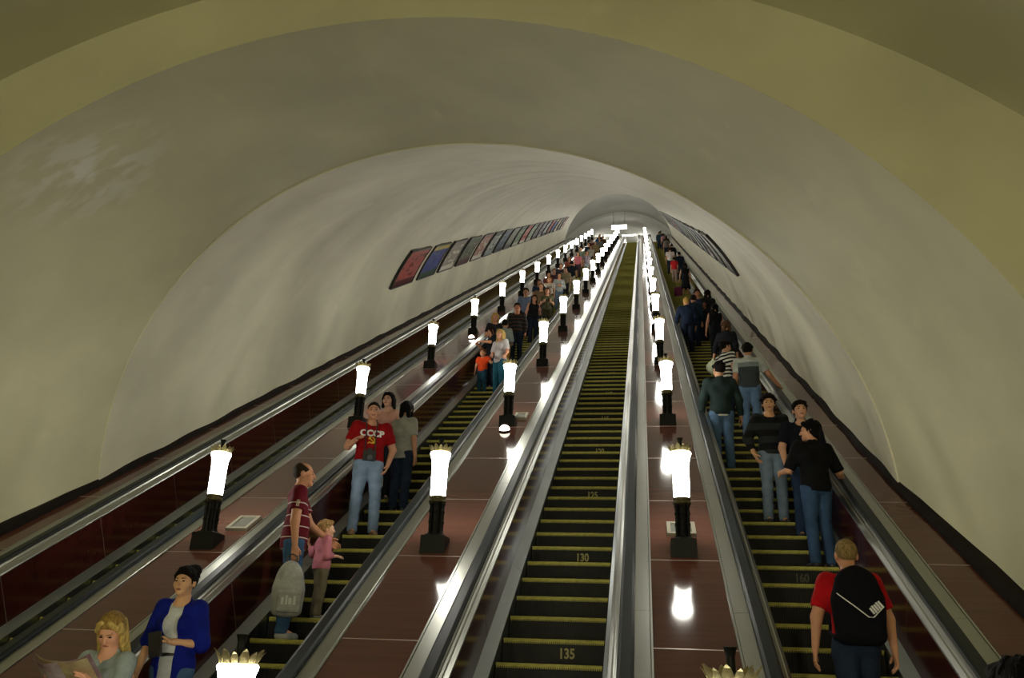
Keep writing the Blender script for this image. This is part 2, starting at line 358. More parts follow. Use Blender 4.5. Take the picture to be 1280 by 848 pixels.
# ------------------------------------------------------------------ lamps
def lamp_parts():
    parts = {}
    # wedge foot: level top, underside lying on the slope
    m = MB(); a = .13; t = .115
    m.hexa([(-a, -a, -.075), (a, -a, -.075), (a, a, .075), (-a, a, .075), (-a*.97, -a*.97, t), (a*.97, -a*.97, t), (a*.97, a*.97, t), (-a*.97, a*.97, t)])
    m.hexa([(-.1, -.1, t), (.1, -.1, t), (.1, .1, t), (-.1, .1, t), (-.085, -.085, t+.02), (.085, -.085, t+.02), (.085, .085, t+.02), (-.085, .085, t+.02)])
    parts['foot'] = (m, 'iron', False)
    m = MB(); m.lathe([(.05, .13), (.05, .47)], 16)
    for k in range(6):
        q = math.pi/6+k*math.pi/3; c = (.066*math.cos(q), .066*math.sin(q), 0)
        m.lathe([(.024, .13), (.024, .15), (.016, .16), (.016, .25), (.022, .26), (.022, .275), (.016, .285), (.016, .36), (.022, .37), (.022, .385), (.016, .395), (.016, .44), (.024, .45), (.024, .47)], 8, c)
    parts['post'] = (m, 'iron', False)
    m = MB(); m.lathe([(.07, .465), (.094, .475), (.094, .492), (.08, .50), (.086, .515), (.092, .53), (.084, .54)], 20); parts['collar'] = (m, 'collar', True)
    m = MB(); m.lathe([(.078, .538), (.081, .56), (.083, .70), (.085, .86), (.09, .92), (.100, .965), (.110, .995), (.112, 1.005), (.106, 1.015), (.06, 1.018)], 24); parts['glass_shade'] = (m, 'glass', True)
    m = MB(); m.lathe([(.100, 1.016), (.103, 1.022), (.100, 1.03), (.09, 1.03)], 24)
    for k in range(14):
        q = 2*math.pi*k/14; cs, sn = math.cos(q), math.sin(q)
        prof = [(-.019, 1.02, .100), (.019, 1.02, .100), (.027, 1.052, .112), (.016, 1.080, .126), (0, 1.096, .140), (-.016, 1.080, .126), (-.027, 1.052, .112)]
        if k % 2: prof = [(x*.8, 1.02+(z-1.02)*.8, r) for x, z, r in prof]
        V = [(cs*r-sn*x, sn*r+cs*x, z) for x, z, r in prof]+[(cs*(r-.006)-sn*x, sn*(r-.006)+cs*x, z) for x, z, r in prof]
        n = 7; m.add(V, [tuple(range(n)), tuple(range(2*n-1, n-1, -1))]+[(i, (i+1) % n, n+(i+1) % n, n+i) for i in range(n)])
    parts['crown'] = (m, 'gold', False)
    m = MB(); m.lathe([(.09, 1.022), (.055, 1.05), (.03, 1.06), (.022, 1.075), (.020, 1.13), (.03, 1.165), (.034, 1.17), (.02, 1.172)], 16); parts['finial'] = (m, 'iron', True)
    return parts
M['collar'] = mat('aged_bronze', (.09, .075, .03, 1), .4, metal=.7, var=.3, scale=40)
LP = {}
for nm, (m, mt, sm) in lamp_parts().items():
    me = mesh(nm, m.V, m.F, sm); me.materials.append(M[mt]); LP[nm] = me
ORD = ['nearest', 'second', 'third', 'fourth', 'fifth', 'sixth', 'seventh', 'eighth', 'ninth', 'tenth', 'eleventh', 'twelfth', 'thirteenth', 'fourteenth', 'fifteenth', 'sixteenth', 'seventeenth', 'eighteenth']
def lamp_row(x, spots, row):
    for k, (s, h) in enumerate(spots):
        loc = P(x, s, h); e = empty('lamp', loc, 0); e.name = 'column_lamp'
        tag(e, '%s lit column lamp from the viewer on the deck %s' % (ORD[k], row), 'lamp', 'column lamps on the balustrade decks')
        for nm, me in LP.items():
            o = D.objects.new(nm, me); C.objects.link(o); o.parent = e
            if s < SK and nm == 'foot': o.scale = (1, 1, 1)
SL = [1.02+5.14*k for k in range(16)]
lamp_row(1.285, [(SK+(-4.25-SK*C30), .7)]+[(s, .7) for s in SL], 'between empty and right escalators')
lamp_row(-1.285, [(SK+(-3.75-SK*C30), .7)]+[(s, .7) for s in SL], 'between crowded and empty escalators')
lamp_row(-3.84, [(s, .7) for s in SL], 'left of the crowded escalator')

# ------------------------------------------------------------------ posters on the tunnel walls
def poster_mat(i, base, c1, c2, mode, top=None):
    m = mat('poster_print', base, .5, spec=.2); nt = m.node_tree; b = nt.nodes['Principled BSDF']
    tc = nt.nodes.new('ShaderNodeTexCoord'); sep = nt.nodes.new('ShaderNodeSeparateXYZ'); nt.links.new(tc.outputs['UV'], sep.inputs[0])
    mp = nt.nodes.new('ShaderNodeMapping'); mp.inputs['Location'].default_value = (i*3.7, i*1.3, 0); mp.inputs['Scale'].default_value = (2, 3.5, 3.5); nt.links.new(tc.outputs['UV'], mp.inputs[0])
    n = nt.nodes.new('ShaderNodeTexNoise'); n.inputs['Scale'].default_value = 1.6; n.inputs['Detail'].default_value = 3; nt.links.new(mp.outputs[0], n.inputs[0])
    r = nt.nodes.new('ShaderNodeValToRGB'); r.color_ramp.interpolation = 'CONSTANT' if mode else 'LINEAR'
    e = r.color_ramp.elements; e[0].position = .0; e[0].color = lin(base); e[1].position = .52; e[1].color = lin(c1); q = e.new(.6); q.color = lin(c2); q = e.new(.66); q.color = lin(base)
    nt.links.new(n.outputs[0], r.inputs[0])
    r2_ = nt.nodes.new('ShaderNodeValToRGB'); r2_.color_ramp.interpolation = 'CONSTANT'; e = r2_.color_ramp.elements
    e[0].position = 0; e[0].color = lin(c2); e[1].position = .16; e[1].color = (0, 0, 0, 1); q = e.new(.86); q.color = lin(top or c1)
    gt = nt.nodes.new('ShaderNodeMath'); gt.operation = 'COMPARE'; gt.inputs[1].default_value = .51; gt.inputs[2].default_value = .35; nt.links.new(sep.outputs['Y'], gt.inputs[0])
    nt.links.new(sep.outputs['Y'], r2_.inputs[0])
    mx = nt.nodes.new('ShaderNodeMix'); mx.data_type = 'RGBA'; nt.links.new(gt.outputs[0], mx.inputs[0]); nt.links.new(r2_.outputs[0], mx.inputs[6]); nt.links.new(r.outputs[0], mx.inputs[7])
    nt.links.new(mx.outputs[2], b.inputs['Base Color'])
    return m
M['frame'] = mat('poster_frame', (.02, .018, .016, 1), .4)
def poster(side, s0, i, pal, lab):
    h0, h1 = (2.12, 3.16) if side < 0 else (2.30, 3.34)
    a0, a1 = math.asin((h0-HC)/RT), math.asin((h1-HC)/RT); L = 2.25
    def q(s, a, out):
        R = RT-.02-out; return (XC+side*R*math.cos(a), s*C30-(HC+R*math.sin(a))*S30, s*S30+(HC+R*math.sin(a))*C30)
    base = q(s0+L/2, a0, 0); e = empty('poster', base); tag(e, lab, 'poster', 'framed posters on the tunnel wall')
    off = Matrix.Translation(-Vector(base)); t = .045/RT
    N = 4
    def slab(sa, sb, aa, ab, o0, o1):
        m = MB()
        for k in range(N):
            x, y = aa+(ab-aa)*k/N, aa+(ab-aa)*(k+1)/N
            m.hexa([q(sa, x, o0), q(sb, x, o0), q(sb, y, o0), q(sa, y, o0), q(sa, x, o1), q(sb, x, o1), q(sb, y, o1), q(sa, y, o1)])
        return m
    f = MB()
    for g in (slab(s0, s0+.05, a0, a1, -.05, .05), slab(s0+L-.05, s0+L, a0, a1, -.05, .05), slab(s0, s0+L, a0, a0+t, -.05, .05), slab(s0, s0+L, a1-t, a1, -.05, .05)): f.add(g.V, g.F)
    o = f.build('frame', M['frame'], e); o.matrix_local = off
    o = slab(s0+.05, s0+L-.05, a0+t, a1-t, .01, .035).build('print', poster_mat(i, *pal), e); o.matrix_local = off
    uv = o.data.uv_layers.new(name='UVMap'); cor = [(0, 0), (1, 0), (1, 1), (0, 1)]*2
    for lp in o.data.loops:
        k, c = divmod(lp.vertex_index, 8); u_, v_ = cor[c]; uv.data[lp.index].uv = (u_, (k+v_)/N)
PALS = [('#8c1416', '#a85048', '#4d0c0e', 0), ('#22348c', '#4a5098', '#2c4a34', 1, '#b7a640'), ('#b7b2a4', '#8d8578', '#d6d0c0', 0), ('#a8a49c', '#4a5a3c', '#5a2430', 0),
        ('#b4aca0', '#9a5a4a', '#cfc8ba', 0), ('#a9aca4', '#3b4a44', '#8a9498', 1), ('#8a98a6', '#46586e', '#30343c', 0), ('#b9b5aa', '#777a70', '#50504c', 0), ('#7b8f74', '#2f5a34', '#b8b8a4', 1),
        ('#b8655a', '#a03028', '#d2c6ba', 0), ('#a2b09a', '#4a7448', '#cfccc0', 1), ('#b0a8a4', '#5a4a58', '#3a3640', 0), ('#88888c', '#46404e', '#b4aeb0', 0), ('#a8aeb0', '#5d6a70', '#3b4246', 1)]
PDESC = ['red poster', 'blue poster with yellow top', 'pale grey poster', 'grey poster with dark foliage print', 'pale poster with rusty print', 'grey green poster', 'steel blue poster', 'light grey poster', 'dark green poster', 'red and white poster', 'pale green poster', 'mauve grey poster', 'dusky grey poster', 'cool grey poster']
for k in range(19):
    poster(-1, 15.55+2.82*k, k, PALS[k % 14], 'framed %s on left wall, %s from the viewer' % (PDESC[k % 14], ORD[k] if k < 18 else 'farthest'))
for k in range(19):
    poster(1, 14.3+2.82*k, k+40, PALS[2+(k*5) % 12 if k else 7], 'framed %s on right wall, %s from the viewer' % (PDESC[2+(k*5) % 12 if k else 7], ORD[k] if k < 18 else 'farthest'))

# ------------------------------------------------------------------ small fittings on the decks
def dome(x, s, lab):
    e = empty('dome_light', P(x, s, .70)); e.rotation_euler = (math.radians(30), 0, 0); tag(e, lab, 'light', 'small dome lights on the decks')
    m = MB(); m.lathe([(.085, 0), (.09, .01), (.09, .022), (.083, .026)], 20); m.build('ring', M['iron'], e)
    m = MB(); m.lathe([(.083*math.cos(math.radians(a)), .024+.078*math.sin(math.radians(a))) for a in range(0, 90, 15)]+[(.004, .102)], 20); m.build('dome_glass', M['dome'], e, True)
dome(-1.27, 5.72, 'small round dome light glowing below the third lamp, right of the crowded escalator')
dome(-3.70, 15.45, 'small round dome light on the deck left of the child in orange')
dome(-3.60, 33.9, 'small distant dome light on the deck behind the crowd')
M['hatchglass'] = mat('hatch_lens', (.10, .10, .085, 1), .25)
M['hatchframe'] = mat('hatch_frame', (.26, .24, .18, 1), .5, metal=.3)
def hatch(x, s, lab, w_=.24, l=.36):
    e = empty('deck_hatch', P(x, s, .70)); e.rotation_euler = (math.radians(30), 0, 0); tag(e, lab, 'hatch', 'flat framed boxes on the decks')
    m = MB()
    for c, d in (((-w_/2+.02, 0, .02), (.04, l, .04)), ((w_/2-.02, 0, .02), (.04, l, .04)), ((0, -l/2+.02, .02), (w_-.08, .04, .04)), ((0, l/2-.02, .02), (w_-.08, .04, .04))): m.box(c, d)
    m.build('hatch_frame', M['hatchframe'], e)
    m = MB(); m.box((0, 0, .014), (w_-.08, l-.08, .026)); m.build('lens', M['hatchglass'], e)
hatch(1.285, 1.58, 'flat framed box on the deck behind the lamp, right of the empty escalator', .30, .34)
hatch(-3.69, 1.60, 'flat framed box on the deck beside the lamp, left of the man in maroon', .26, .40)
hatch(-1.13, 6.62, 'flat framed box on the deck beside the third lamp, near the dome light', .22, .36)

# ------------------------------------------------------------------ upper hall fittings
def at(px, py, Y):
    d = fw*FPX+r2*(px-640)+u2*(424-py); return CAM+d*((Y-CAM.y)/d.y)
c = at(774, 284.5, 73.2)
e = empty('hanging_sign', (c.x, c.y, c.z-.3)); tag(e, 'lit white direction sign hanging at the top of the escalators', 'sign')
m = MB(); m.box((0, 0, .3), (1.62, .10, .56)); m.build('sign_face', M['signlit'], e)
m = MB(); m.box((0, .02, .60), (1.70, .16, .05)); m.box((0, .02, 0), (1.70, .16, .05)); m.box((-.83, .02, .3), (.05, .16, .62)); m.box((.83, .02, .3), (.05, .16, .62)); m.build('sign_frame', M['steel'], e)
m = MB(); m.lathe([(.015, .6), (.015, 2.2)], 8, (-.6, .02, 0)); m.lathe([(.015, .6), (.015, 2.2)], 8, (.6, .02, 0)); m.build('hanger', M['black'], e)
for k, (px, py, L) in enumerate(((764, 294.5, 1.5), (786, 294.2, 1.5), (712, 302, .7))):
    Y = 77.6 if k < 2 else 66.8
    c = at(px, py, Y); e = empty('tube_light', c); tag(e, ['left fluorescent tube light under the hanging sign', 'right fluorescent tube light under the hanging sign', 'short tube light at the top of the left tunnel wall'][k], 'light')
    m = MB(); m.box((0, 0, .05), (L*1.08, .12, .05)); m.build('housing', M['steel'], e)
    m = MB(); m.tube([(-L/2, 0, 0), (L/2, 0, 0)], .06, 10); m.build('tube', M['tube'], e)
for k, (x, y) in enumerate(((XC-2.6, 70.0), (XC+2.6, 70.0), (XC-2.6, 80.5), (XC+2.6, 80.5))):  # bowl lamps added to light the vault in place of the unbuilt cove
    e = empty('added_cove_lamp', (x, y, Z_U+math.sqrt(R_U**2-2.6**2)-.35)); tag(e, 'added lamp standing in for the lit cove of the upper hall, '+['front left', 'front right', 'rear left', 'rear right'][k]+' of four', 'lamp')
    m = MB(); m.lathe([(.05, -.12), (.28, -.10), (.34, 0), (.34, .05), (.2, .07)], 20); m.build('bowl', M['tube'], e, True)
    m = MB(); m.lathe([(.02, .05), (.02, .5)], 8); m.build('stem', M['black'], e)

# ------------------------------------------------------------------ figures: smooth distance fields turned into meshes
class Sdf:
    def __init__(s): s.p = []; s.planes = []
    def cap(s, a, b, ra, rb=None, k=.02, fy=1, cut=None, sub=False):
        s.p.append(('c', np.array(a, float), np.array(b, float), ra, ra if rb is None else rb, k, fy, cut or [], sub)); return s
    def ell(s, c, r, k=.02, rot=None, sub=False, cut=None):
        s.p.append(('e', np.array(c, float), np.array(r, float), rot, None, k, 1, cut or [], sub)); return s
    def box(s, c, d, r=.01, k=.005, rot=None, sub=False):
        s.p.append(('b', np.array(c, float), np.array(d, float)/2-r, rot, r, k, 1, [], sub)); return s
    def plane(s, pt, n): s.planes.append((np.array(pt, float), np.array(n, float))); return s
    def bounds(s, q):
        if q[0] == 'c':
            r = max(q[3], q[4]); return np.minimum(q[1], q[2])-r, np.maximum(q[1], q[2])+r
        if q[0] == 'e':
            m = q[2] if q[3] is None else np.full(3, q[2].max()); return q[1]-m, q[1]+m
        m = q[2]+q[4]; m = m if q[3] is None else np.full(3, np.linalg.norm(m)); return q[1]-m, q[1]+m
    @staticmethod
    def dist(q, X):
        if q[0] == 'c':
            _, a, b, ra, rb, k, fy, cut, _s = q; pa = X-a; ba = b-a
            if fy != 1: pa = pa*np.array([1, 1/fy, 1]); ba = ba*np.array([1, 1/fy, 1])
            t = np.clip((pa@ba)/max(ba@ba, 1e-9), 0, 1)
            d = np.sqrt(((pa-t[..., None]*ba)**2).sum(-1))-(ra+(rb-ra)*t)
            if fy != 1: d = d*min(1, fy)
        elif q[0] == 'e':
            v = X-q[1]
            if q[3] is not None: v = v@q[3]
            k0 = np.sqrt(((v/q[2])**2).sum(-1)); k1 = np.sqrt(((v/q[2]**2)**2).sum(-1))+1e-9; d = k0*(k0-1)/k1
        else:
            v = X-q[1]
            if q[3] is not None: v = v@q[3]
            w_ = np.abs(v)-q[2]; d = np.sqrt((np.maximum(w_, 0)**2).sum(-1))+np.minimum(w_.max(-1), 0)-q[4]
        for pt, n in q[7]: d = np.maximum(d, (X-np.array(pt))@np.array(n))
        return d
    def at(s, X):
        v = np.full(X.shape[:-1], 1.0)
        for q in s.p:
            d = s.dist(q, X); k = q[5]
            if q[8]: d = -d; h = np.maximum(k-np.abs(v-d), 0)/k; v = np.maximum(v, d)+h*h*k/4
            else: h = np.maximum(k-np.abs(v-d), 0)/k; v = np.minimum(v, d)-h*h*k/4
        for pt, n in s.planes: v = np.maximum(v, (X-pt)@n)
        return v
    def surf(s, res, wob=0):
        B = [s.bounds(q) for q in s.p if not q[8]]
        lo = np.min([b[0] for b in B], 0)-3*res; hi = np.max([b[1] for b in B], 0)+3*res
        n = np.ceil((hi-lo)/res).astype(int)+1; ax = [lo[i]+res*np.arange(n[i]) for i in range(3)]
        v = np.full(n, .5)
        for q in s.p:
            b0, b1 = s.bounds(q); k = q[5]; m = k+2.5*res
            i0 = np.maximum(np.floor((b0-m-lo)/res).astype(int), 0); i1 = np.minimum(np.ceil((b1+m-lo)/res).astype(int)+1, n)
            if (i1 <= i0).any(): continue
            X = np.stack(np.meshgrid(*[ax[i][i0[i]:i1[i]] for i in range(3)], indexing='ij'), -1)
            d = s.dist(q, X); sl = tuple(slice(i0[i], i1[i]) for i in range(3)); w_ = v[sl]
            if q[8]: d = -d; h = np.maximum(k-np.abs(w_-d), 0)/k; v[sl] = np.maximum(w_, d)+h*h*k/4
            else: h = np.maximum(k-np.abs(w_-d), 0)/k; v[sl] = np.minimum(w_, d)-h*h*k/4
        if s.planes or wob:
            X = np.stack(np.meshgrid(*ax, indexing='ij'), -1)
            if wob: v = v+wob*(np.sin(31*X[..., 0]+23*X[..., 2])*np.sin(19*X[..., 2]+27*X[..., 1]+1.3)+.6*np.sin(47*X[..., 2]+15*X[..., 0]))
            for pt, nn in s.planes: v = np.maximum(v, (X-pt)@nn)
        return nets(v, lo, res)
def nets(v, lo, res):
    ins = v < 0; c = ins[:-1, :-1, :-1].astype(np.int8)
    cs = [(i, j, k) for i in (0, 1) for j in (0, 1) for k in (0, 1)]
    def sh(a, o): return a[o[0]:a.shape[0]-1+o[0], o[1]:a.shape[1]-1+o[1], o[2]:a.shape[2]-1+o[2]]
    tot = sum(sh(ins, o).astype(np.int8) for o in cs); act = (tot > 0) & (tot < 8); I = np.argwhere(act)
    if len(I) == 0: return np.zeros((0, 3)), np.zeros((0, 4), int)
    idx = -np.ones(act.shape, int); idx[act] = np.arange(len(I)); acc = np.zeros((len(I), 3)); cnt = np.zeros(len(I))
    for a in cs:
        for d in range(3):
            if a[d]: continue
            b = list(a); b[d] = 1; va = v[I[:, 0]+a[0], I[:, 1]+a[1], I[:, 2]+a[2]]; vb = v[I[:, 0]+b[0], I[:, 1]+b[1], I[:, 2]+b[2]]
            m = (va < 0) != (vb < 0); t = np.where(m, va/np.where(m, va-vb, 1), 0); p = np.tile(np.array(a, float), (len(I), 1)); p[:, d] += t
            acc[m] += p[m]; cnt[m] += 1
    V = lo+res*(I+acc/cnt[:, None]); Q = []
    for d in range(3):
        e, f = (d+1) % 3, (d+2) % 3
        a = np.moveaxis(ins, [d, e, f], [0, 1, 2]); g = np.moveaxis(idx, [d, e, f], [0, 1, 2])
        s0 = a[:-1, 1:-1, 1:-1]; s1 = a[1:, 1:-1, 1:-1]; m = s0 != s1
        q = np.stack([g[:, :-1, :-1][m], g[:, 1:, :-1][m], g[:, 1:, 1:][m], g[:, :-1, 1:][m]], -1); fl = s1[m]
        q[fl] = q[fl][:, ::-1]; Q.append(q)
    Q = np.concatenate(Q); Q = Q[(Q >= 0).all(1)]
    return V, Q
def nmesh(name, V, Q, mats, idx=None):
    me = D.meshes.new(name); n = len(Q); me.vertices.add(len(V)); me.vertices.foreach_set('co', np.asarray(V, np.float32).ravel())
    me.loops.add(4*n); me.loops.foreach_set('vertex_index', np.asarray(Q, np.int32).ravel()); me.polygons.add(n)
    me.polygons.foreach_set('loop_start', np.arange(0, 4*n, 4, dtype=np.int32))
    me.polygons.foreach_set('use_smooth', np.ones(n, bool))
    for m in mats: me.materials.append(m)
    if idx is not None: me.polygons.foreach_set('material_index', np.asarray(idx, np.int32))
    me.update(); me.validate(); return me
def cat(parts):
    V = []; Q = []; b = 0
    for v, q in parts: V.append(v); Q.append(q+b); b += len(v)
    return np.concatenate(V), np.concatenate(Q)
def rotz(a): c, s = math.cos(a), math.sin(a); return np.array([[c, -s, 0], [s, c, 0], [0, 0, 1.]])
def rotx(a): c, s = math.cos(a), math.sin(a); return np.array([[1, 0, 0], [0, c, -s], [0, s, c.real]])
def unit(v): v = np.array(v, float); return v/np.linalg.norm(v)

MC = {}
def cloth(col, kind='plain', **kw):
    key = (col, kind, tuple(sorted(kw.items())))
    if key in MC: return MC[key]
    m = mat('cloth_'+kind, col, .85, spec=.15, var=.18, scale=9, bump=.35, bscale=22)
    nt = m.node_tree; b = nt.nodes['Principled BSDF']; src = b.inputs['Base Color'].links[0].from_socket
    if kind == 'denim':
        b.inputs['Base Color'].links[0].from_node.color_ramp.elements[1].color = tuple(min(1, c*1.5) for c in lin(col)[:3])+(1,); nt.nodes['Noise Texture'].inputs['Scale'].default_value = 5
    if kind in ('stripes', 'bands'):
        tc = nt.nodes.new('ShaderNodeTexCoord'); sp = nt.nodes.new('ShaderNodeSeparateXYZ'); nt.links.new(tc.outputs['Object'], sp.inputs[0])
        a = nt.nodes.new('ShaderNodeMath'); a.operation = 'MULTIPLY'; a.inputs[1].default_value = 1/kw['period']; nt.links.new(sp.outputs['Z'], a.inputs[0])
        o = nt.nodes.new('ShaderNodeMath'); o.operation = 'ADD'; o.inputs[1].default_value = kw.get('shift', 0); nt.links.new(a.outputs[0], o.inputs[0])
        f = nt.nodes.new('ShaderNodeMath'); f.operation = 'FRACT'; nt.links.new(o.outputs[0], f.inputs[0])
        l = nt.nodes.new('ShaderNodeMath'); l.operation = 'LESS_THAN'; l.inputs[1].default_value = kw['duty']; nt.links.new(f.outputs[0], l.inputs[0]); fac = l.outputs[0]
        if 'zmax' in kw:
            g = nt.nodes.new('ShaderNodeMath'); g.operation = 'LESS_THAN'; g.inputs[1].default_value = kw['zmax']; nt.links.new(sp.outputs['Z'], g.inputs[0])
            mu = nt.nodes.new('ShaderNodeMath'); mu.operation = 'MULTIPLY'; nt.links.new(g.outputs[0], mu.inputs[0]); nt.links.new(fac, mu.inputs[1]); fac = mu.outputs[0]
        x = nt.nodes.new('ShaderNodeMix'); x.data_type = 'RGBA'; nt.links.new(fac, x.inputs[0]); nt.links.new(src, x.inputs[6]); x.inputs[7].default_value = lin(kw['c2'])
        nt.links.new(x.outputs[2], b.inputs['Base Color'])
    if kind == 'panelled':   # dark back panel, light shoulders and sleeves
        tc = nt.nodes.new('ShaderNodeTexCoord'); sp = nt.nodes.new('ShaderNodeSeparateXYZ'); nt.links.new(tc.outputs['Object'], sp.inputs[0])
        def cmp(sock, op, val, absv=False):
            if absv: q = nt.nodes.new('ShaderNodeMath'); q.operation = 'ABSOLUTE'; nt.links.new(sock, q.inputs[0]); sock = q.outputs[0]
            q = nt.nodes.new('ShaderNodeMath'); q.operation = op; q.inputs[1].default_value = val; nt.links.new(sock, q.inputs[0]); return q.outputs[0]
        inx = cmp(sp.outputs['X'], 'LESS_THAN', .185, True)
        for zc, colr in ((1.42, kw['c2']), (1.33, kw['c3'])):
            mu = nt.nodes.new('ShaderNodeMath'); mu.operation = 'MULTIPLY'; nt.links.new(inx, mu.inputs[0]); nt.links.new(cmp(sp.outputs['Z'], 'LESS_THAN', zc), mu.inputs[1])
            x = nt.nodes.new('ShaderNodeMix'); x.data_type = 'RGBA'; nt.links.new(mu.outputs[0], x.inputs[0]); nt.links.new(src, x.inputs[6]); x.inputs[7].default_value = lin(colr); src = x.outputs[2]
        nt.links.new(src, b.inputs['Base Color'])
    MC[key] = m; return m
def skin(tone):
    key = ('skin', tone)
    if key not in MC: MC[key] = mat('skin', tone, .55, spec=.3, var=.08, scale=14)
    return MC[key]
def hairm(col):
    key = ('hair', col)
    if key not in MC: MC[key] = mat('hair', col, .7, spec=.10, var=.5, scale=30, stretch=(3, 3, .6), bump=.6, bscale=60)
    return MC[key]
M['eye'] = mat('eye_dark', (.02, .014, .01, 1), .25)
M['lip'] = mat('lips', (.30, .09, .07, 1), .45)
M['shoe'] = mat('shoe_dark', (.02, .02, .022, 1), .5, var=.2)
M['shoe_tan'] = mat('shoe_tan', (.24, .14, .08, 1), .55, var=.2)
M['shoe_grey'] = mat('shoe_blue_grey', (.10, .13, .19, 1), .55, var=.25, col2='#a8a8a0', scale=10)
M['belt'] = mat('leather_black', (.012, .011, .010, 1), .4)

# arm poses as (upper arm, forearm) directions; x is outward, y forward
POSE = {'down': ((.16, -.02, -1), (.04, .16, -1)), 'down_out': ((.30, .0, -1), (.12, .16, -1)), 'back': ((.22, -.35, -1), (-.25, -.25, -1)),
        'bent': ((.20, .0, -1), (-.35, .95, .05)), 'belly': ((.25, -.05, -1), (-.95, .62, .02)), 'pocket': ((.42, -.22, -1), (-.28, .35, -1)),
        'rail': ((.42, .30, -1), (.55, .75, -.35)), 'rail_low': ((.55, .25, -1), (.45, .55, -.75)), 'read': ((.12, .42, -1), (-.16, .95, .62)), 'hold': ((.10, .25, -1), (-.25, 1, .02)),
        'reach': ((.2, .5, -1), (0, .9, -.6)), 'swing': ((.26, .10, -1), (.10, .30, -1)), 'chest': ((.25, .05, -1), (-.62, .9, .42)), 'front': ((.12, .22, -1), (-.55, .75, -.55)), 'lean': ((.5, .55, -.75), (-.7, .7, .15))}
def person(label, X, Y, z, H, face, shirt, trousers, hair, tone='#b98a6c', sex='m', arms=('down', 'down'), sleeve=.55, hstyle='short', lod=1, head=(0, 0), fat=1.0, hem=.50, leg='long',
           shoe='shoe', group=None, stride=0, lean=0, jacket=None, top2=None, collar=False, shirt_kind=None, cat_='person', headscale=1.0, stance=.055, denim=True, curl=.5, neckline=0, hair2=None):
    e = empty('person', (X, Y, z), math.radians(face)); tag(e, label, cat_, group)
    RB, RC, RH_, RF = [(.016, .0105, .0058, .0045), (.02, .015, .009, .007), (.03, .022, .014, 0)][lod]
    h = H; f = sex == 'f'; sw = (.090 if f else .103)*fat**.5; g0 = fat
    sh = {-1: np.array([-sw*h, 0, .808*h]), 1: np.array([sw*h, 0, .808*h])}
    el, wr, hd = {}, {}, {}
    for sd, nm in ((1, arms[0]), (-1, arms[1])):     # arms = (right, left)
        a, b = POSE[nm] if isinstance(nm, str) else nm
        a = unit(a)*[sd, 1, 1]; b = unit(b)*[sd, 1, 1]
        el[sd] = sh[sd]+a*.172*h; wr[sd] = el[sd]+b*.142*h; hd[sd] = b
    hip = {sd: np.array([sd*.048*h, 0, .515*h]) for sd in (-1, 1)}
    kn = {sd: np.array([sd*(stance*.95)*h, .012*h+sd*stride*.11*h, .283*h+max(0, sd*stride)*.02*h]) for sd in (-1, 1)}
    an = {sd: np.array([sd*stance*1.05*h, -.012*h+sd*stride*.13*h, .045*h]) for sd in (-1, 1)}
    def torso(S, g, f_=f):
        S.ell((0, -.004*h, .545*h), ((.098 if f_ else .090)*h*g0+g, .066*h*g0+g, .078*h+g), .06)
        S.ell((0, .004*h*g0, .635*h), ((.072 if f_ else .083)*h*g0+g, (.054 if f_ else .062)*h*g0**1.6+g, .10*h+g), .06)
        w_ = .050 if f_ else .060
        S.cap((-w_*h, -.004*h, .735*h), (w_*h, -.004*h, .735*h), .062*h*g0**.6+g, None, .06, .82)
        S.cap((-sw*.86*h, -.006*h, .800*h), (sw*.86*h, -.006*h, .800*h), .036*h+g*.7, None, .05, .9)
        S.cap((0, -.012*h, .80*h), (0, -.006*h, .845*h), .056*h+g*.3, .036*h+g*.2, .05)
        if f_:
            for sd in (-1, 1): S.ell((sd*.042*h, .050*h, .725*h), (.036*h+g*.6, .034*h+g*.6, .038*h+g*.6), .04)
        return S
    def neck(S, g=0): S.cap((0, -.010*h, .80*h), (0, .004*h, .885*h), .034*h+g, .031*h+g, .03); return S
    def arm(S, sd, g):
        S.cap(sh[sd], el[sd], (.030 if f else .034)*h*g0**.5+g, (.024 if f else .027)*h+g, .03); S.cap(el[sd], wr[sd], (.024 if f else .0265)*h+g, .0165*h+g, .02); return S
    def legs(S, g):
        for sd in (-1, 1):
            S.cap(hip[sd], kn[sd], .052*h*g0**.7+g, .034*h+g, .03)
            S.cap(kn[sd]+[0, -.008*h, -.02*h], an[sd], .035*h+g, (.023 if g < .005 else .030)*h+g, .03)
        return S
    hc = np.array([0, .010*h+lean*.0, .928*h]); hsc = h/1.75*headscale*1.07
    Rh = rotz(math.radians(head[0]))@rotx(math.radians(head[1]))
    sk = skin(tone)
    # body: one continuous figure; head and hands are refined pieces of the same mesh
    B = Sdf(); torso(B, -.008); neck(B); arm(B, 1, 0); arm(B, -1, 0); legs(B, -.004)
    for sd in (-1, 1): B.cap(an[sd], an[sd]+[0, .05*h, -.018*h], .02*h, .018*h, .02)
    if lod == 2:
        for sd in (-1, 1): B.ell(wr[sd]+hd[sd]*.045*h, (.024*h, .024*h, .045*h), .02)
    parts = [B.surf(RB)]
